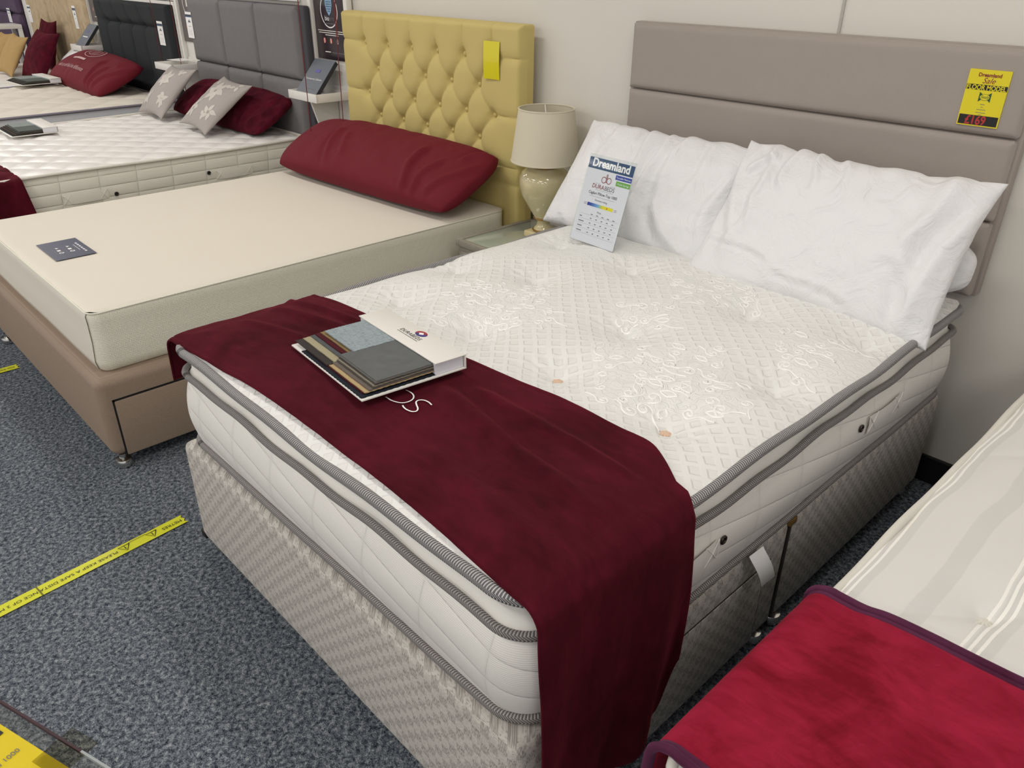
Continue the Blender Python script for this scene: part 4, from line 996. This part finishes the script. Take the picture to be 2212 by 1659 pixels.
items.append(rectm(-.28, -.01, .02, .012))
for (cx, cy, rx, ry) in ((-.02, .11, .19, .07), (-.02, .115, .13, .042)):
    th = np.linspace(0, 2*PI, 41); V = []; F = []
    for q in th:
        for k in (1, .93): V.append([cx+rx*k*math.cos(q), cy+ry*k*math.sin(q), 0])
    F = [[2*i, 2*i+2, 2*i+3, 2*i+1] for i in range(40)]; items.append((np.array(V), F))
for k in range(3): items.append(rectm(-.07+.04*k, .08, -.062+.04*k, .15, 2))
conform_text(bo, (-5.33, 1.63, .765), (.999, -.02, -.01), (.02, .91, .42), items, sil)
far_book(-5.92, 1.10, .690, .05, 'open fabric swatch book on the cream quilted mattress', .42, .30)

# ------------------------------------------------------------------ bed F and beyond
FX = (-7.9, -5.98, 0, 1.86)
t = thing('divan_base', (-6.94, .9, 0), 'divan base under the wide white mattress at the far left', 'bed base')
one('upholstered_box', t, lambda a: a.box((-7.9, 0, .05), (-5.98, 1.86, .34), mt['darkside'], .025, 4), True, None)
HF = soft_top(FX, .615, .02, seed=23, amp=.01, dia=.3)
t = thing('mattress', (-6.94, .9, .34), 'wide white mattress at the far left under the tan cushions', 'mattress')
one('quilted_top', t, lambda a: top_sheet(a, FX, .06, HF, wtop, .016, .004), True, None)
one('side_border', t, lambda a: side_wall(a, FX, .06, [(.342, .01), (.48, -.012), (.615, .006)], mt['side_pl'], None, .02), True, None)
t = thing('headboard', (-7.0, 1.95, 0), 'tan crushed-velvet headboard with tall vertical panels', 'headboard')
edges_ = [-7.93, -7.56, -7.25, -6.93, -6.60, -6.17]
for k in range(5): one('padded_panel', t, lambda a: pad_panel(a, edges_[k], edges_[k+1]-.002, .0, 1.62, 1.97, 1.915, mt['tan'], .05, .02), True, None)
pillow('pillow', (-6.13, 1.70, .75), (1, -.05, 0), lean(45), .24, .17, .14, mt['pillow'], 'white pillow lying right of the maroon cushions on the far left bed', 'pillow', None, seed=21, wr=.006, nu=60, nv=50)
G2 = 'scatter cushions on the far left bed'
cushion((-6.47, 1.56, .82), (.988, .05, -.017), (-.05, .50, .86), .27, .18, mt['winedk'], 'large maroon cushion at the right of the pile on the far left bed', 3, grp=G2, hv=.225)
cushion((-7.05, 1.80, .85), (1, 0, 0), (0, .25, .95), .235, .12, mt['winedk'], 'maroon cushion half hidden behind the tan cushions', 5, grp=G2)
cushion((-6.87, 1.43, .80), (.991, .05, -.04), (-.04, .55, .82), .20, .13, mt['ochre'], 'tan suede cushion standing in front of the maroon cushions', 7, grp=G2)
cushion((-7.42, 1.45, .79), (.986, .05, .02), (-.08, .60, .78), .205, .13, mt['ochre'], 'tan suede cushion cut by the left edge of the photo', 9, grp=G2)
t = thing('headboard', (-9.1, 1.95, 0), 'purple plush headboard at the far left edge', 'headboard')
one('padded_panel', t, lambda a: pad_panel(a, -10.1, -8.27, .0, 1.06, 1.97, 1.915, mt['purple'], .06, .03), True, None)
one('padded_panel', t, lambda a: pad_panel(a, -10.1, -8.27, 1.065, 1.6, 1.97, 1.915, mt['purple'], .06, .03), True, None)

# ------------------------------------------------------------------ display stands between the headboards
postdk = plain('dark_poster', '33282e', .3); postgr = plain('grey_brown_poster', '6a615f', .5); lb = plain('pale_blue_print', '8ab4d4', .5); redi = plain('red_icon', 'b04038', .5)
broc = plain('slate_brochure', '5c626c', .4); brs = plain('brochure_edge', '2c2d31', .6); vio = plain('violet_print', '5a54a0', .5)
def stand(x0, x1, label, poster, plab, kind, low=1.09, xb=None, brochure=None, ysh=1.75, zsh=.935):
    t = thing('display_stand', ((x0+x1)/2, 1.9, 0), label, 'display stand', 'white display stands between the headboards')
    def f(a):
        a.box((x0-.040, 1.955, 0), (x0-.007, 1.985, 2.3), mt['white_pl'], .003); a.box((x1+.03, 1.955, 0), (x1+.065, 1.99, 2.3), mt['white_pl'], .003)
        a.box((x0-.03, 1.985, 0), (x1+.04, 1.995, 2.3), mt['white_pl'], .002); a.box((x0-.03, 1.965, .88), (x1+.04, 1.988, .93), mt['white_pl'], .002)
    one('frame', t, f)
    def f(a):
        a.box((x0, ysh, zsh-.045), (x1, ysh+.012, zsh), mt['white_pl'], .001); a.box((x1-.012, ysh+.012, zsh-.045), (x1, 1.974, zsh-.0005), mt['white_pl'], .001); a.box((x0, ysh+.012, zsh-.045), (x0+.012, 1.974, zsh-.0005), mt['white_pl'], .001)
        a.box((x0+.012, ysh+.012, zsh-.0445), (x1-.012, 1.974, zsh-.035), mt['white_pl'], 0); a.box((x0, 1.975, zsh-.04), (x1+.06, 1.985, zsh+.02), mt['white_pl'], .001)
    one('shelf', t, f)
    def f(a):
        m_ = mt['white_pl']; a.add([(x0+.14, 1.98, .30), (x0+.155, 1.98, .30), (x0+.155, 1.80, zsh-.046), (x0+.14, 1.80, zsh-.046), (x0+.14, 1.98, zsh-.046), (x0+.155, 1.98, zsh-.046)], [[0, 1, 2, 3], [0, 3, 4], [1, 5, 2], [0, 4, 5, 1]], m_)
    one('bracket', t, f, False)
    p = thing('poster', ((x0+x1)/2, 1.98, low), plab, 'poster', 'posters on the display stands')
    W = x1-x0
    one('sheet', p, lambda a: a.box((x0-.005, 1.976, low), (x1+.03, 1.984, low+.62), poster, .001))
    def f(a):
        S = Sheet(a, (x0-.005, 1.9755, low), (1, 0, 0), (0, 0, 1)); w_ = W+.035
        S.ring(w_*.47, .255, .088, .006, mt['white'], .0008, 48)
        if kind == 'shield':
            sh_ = [(-.033, .05), (-.015, .052), (0, .06), (.015, .052), (.033, .05), (.034, .0), (.022, -.032), (0, -.055), (-.022, -.032), (-.034, .0)]
            S.poly([(w_*.47+x, .285+y) for x, y in sh_], lb, .0008)
            for r_, n_ in ((.028, 3), (.016, 4), (.004, 4), (-.008, 4), (-.020, 3), (-.032, 2), (.038, 1)):
                for k in range(n_): S.disc(w_*.47+(k-(n_-1)/2)*.0135, .285+r_, .0045, postdk, .0012, 10)
            S.text('bio', w_*.46, .205, .036, mt['white'], align='RIGHT', h=.0008); S.text('pro', w_*.46, .205, .036, ink, align='LEFT', h=.0008); S.rect(w_*.3, .188, w_*.68, .191, ink, .0008)
        else:
            S.poly([(w_*.47-.035, .235), (w_*.47+.035, .235), (w_*.47+.028, .295), (w_*.47-.028, .295)], mt['card'], .0008); S.rect(w_*.47-.03, .2, w_*.47+.03, .225, ink, .0008)
        for k, (u0, u1) in enumerate(((.08, .92), (.1, .9), (.3, .7))): S.rect(w_*u0, .150-.011*k, w_*u1, .154-.011*k, mt['greyfab' if kind != 'shield' else 'card'], .0008)
        for k in range(3):
            S.disc(w_*(.26+.2*k), .100, .015, redi if k < 2 else ink, .0008, 16); S.rect(w_*(.26+.2*k)-.004, .088, w_*(.26+.2*k)+.004, .112, mt['card'], .0011)
        S.rect(w_*.25, .038, w_*.42, .043, mt['card'], .0008); S.rect(w_*.45, .038, w_*.85, .041, ink, .0008)
    one('print', p, f, False)
    if brochure:
        b0 = x0+.02; q = thing('brochure', (b0, ysh+.05, zsh-.03), brochure, 'brochure', 'brochures on the display shelves')
        o_ = np.array([b0, ysh+.022, zsh-.034]); rr_ = np.array([1, 0, 0.]); uu = np.array([0, .66, .75])
        def f(a): S = Sheet(a, o_, rr_, uu); S.slab(0, 0, .215, .252, .022, brs); 
        one('pages', q, f, False)
        def f(a):
            S = Sheet(a, o_, rr_, uu); S.slab(0, 0, .215, .252, .002, broc, .002)
        cv = one('front_cover', q, f, False)
        def f(a):
            S = Sheet(a, o_+np.array([0, -.0015, .0016]), rr_, uu); S.rect(.08, .165, .13, .185, vio, .001)
            if kind == 'shield': S.text('Contemporary Collection', .107, .117, .0165, mt['white'], h=.001)
            else: S.rect(.05, .12, .17, .128, mt['white'], .001)
            S.rect(.08, .146, .14, .149, ink, .001); S.rect(.05, .06, .17, .062, ink, .001)
        one('printed_title', cv, f, False)
stand(-2.365, -2.062, 'white display stand with a shelf, between the mid-grey and mustard headboards', postdk, 'dark poster with blue shield emblem above the slate brochure', 'shield', 1.09, brochure='slate grey brochure on the shelf left of the mustard headboard')
stand(-4.23, -3.93, 'white display stand with an empty-looking shelf, between the charcoal and mid-grey headboards', postgr, 'brown-grey poster with a white ring, left of the mid-grey headboard', 'box', 1.06, ysh=1.72, zsh=.935)
stand(-6.16, -5.88, 'white display stand left of the charcoal headboard', postgr, 'grey poster with a white ring, left of the charcoal headboard', 'box', 1.10, brochure='slate grey brochure on the far shelf left of the charcoal headboard', ysh=1.74, zsh=.925)
def f(a):
    S = Sheet(a, (-4.20, 1.80, .938), (1, .25, 0), (-.2, 1, .0)); S.slab(0, 0, .16, .12, .0015, mt['white'], .008)
tag(one('leaflet', None, f, False), 'loose white leaflet on the empty shelf behind the grey floral cushion', 'leaflet')
# white stand at the very left edge
def f(a):
    a.box((-8.50, 1.55, .93), (-8.20, 1.9, .97), mt['white_pl'], .003); a.box((-8.24, 1.58, .0), (-8.205, 1.62, .93), mt['white_pl'], .002); a.box((-8.24, 1.86, .0), (-8.205, 1.9, .93), mt['white_pl'], .002)
    a.box((-8.49, 1.58, .0), (-8.455, 1.62, .93), mt['white_pl'], .002); a.box((-8.49, 1.86, .0), (-8.455, 1.9, .93), mt['white_pl'], .002)
tag(one('side_table', None, f), 'white side table cut by the left edge, under the purple headboard', 'side table')
def f(a): a.box((-8.22, 1.965, 0), (-7.95, 1.995, 2.3), mt['white_pl'], .002)
tag(one('partition', None, f), 'white upright panel between the purple and tan headboards', 'display panel')
# fabric colour board above the charcoal headboard
t = thing('colour_board', (-4.85, 1.985, 1.33), 'white board of fabric colour samples above the charcoal headboard', 'colour chart')
one('board', t, lambda a: a.box((-5.9, 1.975, 1.325), (-4.30, 1.99, 1.75), mt['white_pl'], .002))
cl = ['8f867f', '6d6670', '2c2c3c', '23202e', '8a8480', '6f6672', '7a625e']
for k in range(7):
    mm = plain('sample_%d' % k, cl[k], .8)
    for j in range(3):
        x = -5.36+.145*k; o = one('fabric_sample', t, lambda a: a.box((x, 1.971, 1.338+.13*j), (x+.128, 1.976, 1.338+.13*j+.115), mm, .001))
# white poster board above the mid-grey headboard
t = thing('poster', (-3.0, 1.985, 1.4), 'white poster with pale rings above the mid-grey panelled headboard', 'poster')
one('sheet', t, lambda a: a.box((-3.75, 1.98, 1.38), (-2.55, 1.997, 2.0), mt['white'], .001))
def f(a):
    S = Sheet(a, (-3.75, 1.9795, 1.38), (1, 0, 0), (0, 0, 1))
    for k in range(3): S.ring(.55+.2*k, .12, .09, .004, ink, .0008)
    S.rect(.1, .03, .4, .1, postgr, .0006)
one('print', t, f, False)
# thin red hanging cords
cordm = plain('dark_red_cord', '6a2428', .8)
for x, y, x2, zb_, lb_ in ((-1.882, 1.6, -1.905, .35, 'thin dark red cord hanging in front of the side of the grey headboard'), (-1.742, 1.72, -1.765, .42, 'thin dark red cord hanging in front of the dark shield poster'), (-1.955, 1.86, -1.96, 1.2, 'thin dark red cord hanging beside the top of the mustard headboard'), (-4.05, 1.84, -4.05, .5, 'thin dark red cord hanging in front of the brown-grey poster'), (-4.46, 1.86, -4.45, .75, 'thin dark red cord hanging in front of the charcoal headboard')):
    zt_ = 2.75
    o = one('hanging_cord', None, lambda a: a.tube([(x+(x-x2)*.3, y, zt_), (x, y, 1.42), (x2, y, zb_)], .0022, cordm, 6)); tag(o, lb_, 'cord', 'red cords hanging from the ceiling')

# ------------------------------------------------------------------ bed on the right (R)
RX = (1.642, 3.01, .0, 1.95)
t = thing('divan_base', (2.32, .97, 0), 'divan base hidden under the striped damask mattress at the right edge', 'bed base')
one('upholstered_box', t, lambda a: a.box((1.68, .02, .05), (3.01, 1.93, .34), mt['darkside'], .025, 4), True, None)
n = NT('striped_damask'); x, y, z = n.sep(n.coord()); xx = n.M('ADD', x, n.M('MULTIPLY', n.M('SUBTRACT', n.noise(n.coord(), 3.2, 2), .5), .05))
b1 = n.M('PINGPONG', xx, .055); wide = n.ramp(n.M('DIVIDE', b1, .055), [(.30, 0.0), (.36, 1.0)])
tl = n.M('PINGPONG', n.M('ADD', xx, .012), .11); t2 = n.M('PINGPONG', tl, .006)
thin = n.M('MULTIPLY', n.M('LESS_THAN', t2, .0026), n.M('LESS_THAN', tl, .020))
c1 = n.mix(wide, 'd2cfca', 'dcd9d4'); n.base(n.mix(thin, c1, 'f2efe8')); n.p(Roughness=n.M('ADD', .62, n.M('MULTIPLY', wide, -.25)))
n.bump(n.M('ADD', n.M('MULTIPLY', wide, .4), thin), .0008); mt['damask'] = n.m
RT = [(1.85, .65), (2.15, .65), (2.45, .65), (2.0, 1.0), (2.3, 1.0), (1.85, 1.35), (2.15, 1.35), (2.0, .3), (2.3, .3), (2.0, 1.7)]
def HR(X, Y):
    d = np.clip(edged(X, Y, RX), 0, 1); h = .606+.026*(1-np.exp(-d/.05))+.006*fbm(X*5, Y*3, 9, 3)
    for tx, ty in RT:
        r2 = (X-tx)**2+(Y-ty)**2; h = h-.016*np.exp(-r2/.07**2)-.012*np.exp(-r2/.018**2)
        dd = np.abs((X-tx)*.72-(Y-ty)*.69); al = (X-tx)*.69+(Y-ty)*.72
        h = h-.008*np.exp(-(dd/.012)**2)*np.exp(-(al/.18)**2)
    return h
t = thing('mattress', (2.32, .97, .34), 'cream striped damask mattress at the right edge, its foot under the crimson runner', 'mattress')
one('damask_top', t, lambda a: top_sheet(a, RX, .06, HR, mt['damask'], .009, .003), True, None)
one('side_border', t, lambda a: side_wall(a, RX, .06, [(.342, .01), (.40, -.004), (.50, -.006), (.58, -.002), (.604, .004)], pale, None, .02), True, None)
wobR = lambda L: .004*np.sin(L*8)+.003*np.sin(L*19)
one('piping', t, lambda a: tape_ring(a, RX, .06, .606, .009, pipe_c, .0, wobR, 8, .015), True, None)
one('tuft', t, (lambda a: [a.tube([(1.85-.016*math.cos(q), .65-.016*math.sin(q), float(HR(np.array(1.85), np.array(.65)))+.003), (1.85, .65, float(HR(np.array(1.85), np.array(.65)))+.009), (1.85+.016*math.cos(q), .65+.016*math.sin(q), float(HR(np.array(1.85), np.array(.65)))+.003)], .004, pipe_c, 6) for q in (0, .8, 1.6, 2.4)]))
def f(a):
    S = np.concatenate([np.linspace(-.16, 0, 24, endpoint=False), np.linspace(0, 1.25, 200)]); T = np.linspace(0, 1, 90); SS, TT = np.meshgrid(S, T, indexing='ij')
    Xb = RX[0]+np.clip(SS, 0, 9); rr = .045
    Y = .035+(.462+.05*np.clip(SS, 0, 1))*TT-.0*SS
    H = HR(np.clip(Xb, RX[0]+.02, 3.0), np.clip(Y, 0.0, 1.9))+.010+.004*fbm(Xb*5, Y*5, 41, 4)+.0025*ridge(Xb*6, Y*4, 44, 2)
    kl = SS < rr; al = np.clip((rr-SS)/(rr*PI/2), 0, 1)*PI/2
    X = np.where(kl, RX[0]+rr-.030-rr*1.10*np.sin(al), Xb); Z = np.where(kl, H+.010*np.clip(al*1.6, 0, 1)-rr*(1-np.cos(al)), H); dl = np.clip(rr-SS-rr*PI/2, 0, 9)
    Z = np.where(dl > 0, H+.010-rr-dl, Z); X = np.where(dl > 0, RX[0]-.0345-.05*dl-.008*np.sin(TT*7)*dl/.12, X)
    P = np.stack([X, Y, Z], -1); j0, j1 = 3, 86
    a.grid(P[:, j0:j1+1], mt['crimson']); a.grid(P[:, :j0+1]+np.array([0, 0, .0008]), mt['purple_hem']); a.grid(P[:, j1:]+np.array([0, 0, .0008]), mt['purple_hem'])
    for e in (P[:, 0], P[:, -1], P[0]): a.tube(e, .0035, mt['purple_hem'], 6)
o = tag(one('bed_runner', None, f, True, None), 'bright crimson velvet runner with purple hem on the bed at the right edge', 'bed runner')
md = o.modifiers.new('thick', 'SOLIDIFY'); md.thickness = .004; md.offset = -1

for cx, cy in ((1.73, .08), (2.95, .08), (1.73, 1.87), (2.95, 1.87)): castor([q for q in C.objects if q.get('label', '').startswith('divan base hidden')][0], cx, cy)
for cx in (-5.75, -4.31):
    for cy in (0, 1.8): castor([q for q in C.objects if q.get('label', '').startswith('divan base under the cream')][0], cx, cy)
for cx in (-7.85, -6.03):
    for cy in (.05, 1.8): castor([q for q in C.objects if q.get('label', '').startswith('divan base under the wide')][0], cx, cy)
# ------------------------------------------------------------------ floor tape
tp = NT('yellow_floor_tape'); tp.base('d3d42a'); tp.p(Roughness=.35, Coat_Weight=.3); tp.bump(tp.noise(tp.coord(), 60, 3), .0015); tpm = tp.m
def floor_tape(p0, p1, w, label, words, name='floor_tape'):
    p0 = np.array([*p0, .0035]); p1 = np.array([*p1, .0035]); L = np.linalg.norm(p1-p0); r = (p1-p0)/L; u = np.array([-r[1], r[0], 0])
    t = thing(name, tuple((p0+p1)/2*np.array([1, 1, 0])), label, 'floor tape', 'yellow safety tapes on the carpet')
    def f(a):
        k = int(L/.02); X = np.linspace(0, L, k); Yv = np.linspace(-w/2, w/2, 5); XX, YY = np.meshgrid(X, Yv, indexing='ij')
        Z = .0006*fbm(XX*12, YY*30, 3, 3); XX[0] += .006*np.array([0, 1, -.5, 1, 0]); XX[-1] += .006*np.array([1, -.6, .7, -.4, .8])
        a.grid(p0+XX[..., None]*r+YY[..., None]*u+Z[..., None]*np.array([0, 0, 1]), tpm)
    one('tape_strip', t, f)
    def f(a):
        S = Sheet(a, p1+np.array([0, 0, .0012]), -r, -u)   # text reads from p1 towards p0
        for (s_, x, h) in words:
            if s_ == '!':
                S.stroke([(x-.017, -.012), (x, .016), (x+.017, -.012), (x-.017, -.012)], .0028, blk, .0003); S.rect(x-.0014, -.004, x+.0014, .007, blk); S.rect(x-.0014, -.009, x+.0014, -.006, blk)
            elif s_ == '|': S.rect(x, -w/2, x+.004, w/2, plain('tape_join', '6a6a20', .8), .0003)
            elif s_ == '-': S.rect(x, -.016, x+.055, -.0145, blk)
            else: S.text(s_, x, -.0035, h*1.08, blk, h=.0002, align='LEFT', bold=0, xs=(1.05 if s_ == 'METRES' else 1.24))
    one('printed_text', t, f, False)
W_ = [('METRES', .008, .0165), ('!', .103, 0), ('-', .118, 0), ('!', .190, 0), ('PLEASE KEEP A SAFE DISTA', .214, .0142), ('|', .437, 0), ('NCE OF 2 METRES', .443, .0142), ('!', .62, 0)]
floor_tape((-.092, -.86), (-.180, .008), .047, 'long yellow safety tape on the carpet left of the grey divan, reading towards the camera', W_)
floor_tape((-1.72, -.75), (-1.729, -.072), .047, 'short piece of yellow safety tape by the front foot of the taupe divan', [('ASE KEEP A SAFE DISTANCE', .01, .0142)])

# ------------------------------------------------------------------ foreground acrylic sign on a stand
a0 = np.array([1.221, -.619, .9]); ev = np.array([.945, .326, 0]); vv = np.array([-.326, .945, 0])
t = thing('sign_stand', (1.36, -.78, 0), 'clear acrylic sign with a yellow sheet, cut by the bottom left corner of the photo', 'sign')
clear2 = clear_mat('scuffed_acrylic', .2, (.97, .97, .96, 1)); brn = plain('maroon_edge', '3a2228', .5); lt = plain('pale_edge', '9aa0a0', .4)
def f(a):
    S = Sheet(a, a0, ev, vv); S.slab(-.18, -.32, .25, .0, .002, clear2, .002); S.slab(-.18, -.32, .25, .0, .002, clear2, -.002)
one('acrylic_sheet', t, f, False)
def f(a):
    S = Sheet(a, a0, ev, vv); S.slab(-.18, -.0012, .130, .0012, .004, brn, .003)
    S.slab(.130, -.0012, .25, .0012, .004, lt, .003)
one('edge_strip', t, f, False)
def f(a): S = Sheet(a, a0, ev, vv); S.slab(-.16, -.30, .24, -.0165, .001, plain('sheet_yellow', 'ecd200', .5), -.0005)
one('yellow_sheet', t, f, False)
def f(a):
    S = Sheet(a, a0, ev, vv); S.rect(-.16, -.10, .040, -.0215, blk, .0003)
    S2 = Sheet(a, a0, vv, -ev); S2.text('Limited 1000', -.026, -.074, .0082, ink, align='RIGHT', h=.0004)
    S2.text('Mattress', -.030, -.150, .012, blk, align='RIGHT', h=.0004)
one('printed_text', t, f, False)
tapec = clear_mat('clear_tape', .05, (.80, .79, .72, 1))
def f(a): S = Sheet(a, a0, ev, vv); S.slab(.098, -.03, .137, .014, .0003, tapec, .0028)
one('sticky_tape', t, f, False)
def f(a):
    a.tube([(1.36, -.78, .0), (1.36, -.78, .897)], .012, mt['chrome'], 16); a.lathe([(0, .014), (.13, .012), (.14, 0), (0, 0)], mt['chrome'], (1.36, -.78, 0), 40)
one('pole', t, f)

# ------------------------------------------------------------------ ceiling light panels
em = bpy.data.materials.new('lit_diffuser'); em.use_nodes = True; e_ = em.node_tree.nodes['Principled BSDF']
e_.inputs['Base Color'].default_value = (1, 1, 1, 1); e_.inputs['Emission Color'].default_value = lin('fff2e0'); e_.inputs['Emission Strength'].default_value = 2.0
def lamp_panel(x, y, lx, ly, W, lbl):
    t = thing('ceiling_light', (x, y, 2.74), lbl, 'ceiling light', 'lit panels in the showroom ceiling')
    one('frame', t, lambda a: a.box((x-lx/2-.02, y-ly/2-.02, 2.735), (x+lx/2+.02, y+ly/2+.02, 2.75), mt['white_pl'], .003))
    one('diffuser', t, lambda a: a.box((x-lx/2, y-ly/2, 2.73), (x+lx/2, y+ly/2, 2.736), em, 0))
    L = bpy.data.lights.new('panel', 'AREA'); L.shape = 'RECTANGLE'; L.size = lx; L.size_y = ly; L.energy = W; L.color = (1, .965, .93)
    o = bpy.data.objects.new('panel', L); C.objects.link(o); o.parent = t; o.location = (0, 0, -.025)
PW = 17
for i, x in enumerate((-8.4, -6.0, -3.6, -1.2, 1.2, 3.6)):
    lamp_panel(x, .80, 1.2, .16, PW*.72, 'lit tube light above the beds, row nearest the back wall')
    lamp_panel(x, -1.5, 1.2, .16, PW*1.15, 'lit tube light over the aisle in front of the beds')
    lamp_panel(x, -3.9, 1.2, .16, PW*1.5, 'lit tube light over the far side of the showroom')
w = bpy.data.worlds.new('room_fill'); bpy.context.scene.world = w; w.use_nodes = True
w.node_tree.nodes['Background'].inputs[0].default_value = (1, .98, .965, 1); w.node_tree.nodes['Background'].inputs[1].default_value = .62

# ------------------------------------------------------------------ camera
F_, YAW, PIT, ROL = 1689.0, .8053, .4942, .0095
cam = bpy.data.cameras.new('camera'); co = bpy.data.objects.new('camera', cam); C.objects.link(co)
fw = Vector((-math.sin(YAW)*math.cos(PIT), math.cos(YAW)*math.cos(PIT), -math.sin(PIT))); rt = Vector((math.cos(YAW), math.sin(YAW), 0)); up = rt.cross(fw)
rt, up = rt*math.cos(ROL)+up*math.sin(ROL), up*math.cos(ROL)-rt*math.sin(ROL)
Mx = Matrix((rt, up, -fw)).transposed().to_4x4(); Mx.translation = Vector((2.0007, -.6228, 1.5911)); co.matrix_world = Mx
cam.sensor_fit = 'HORIZONTAL'; cam.sensor_width = 36; cam.lens = F_/2212*36; cam.clip_start = .02
bpy.context.scene.camera = co
vs = bpy.context.scene.view_settings; vs.view_transform = 'Standard'; vs.look = 'None'; vs.gamma = 1; vs.exposure = 0; vs.use_curve_mapping = False
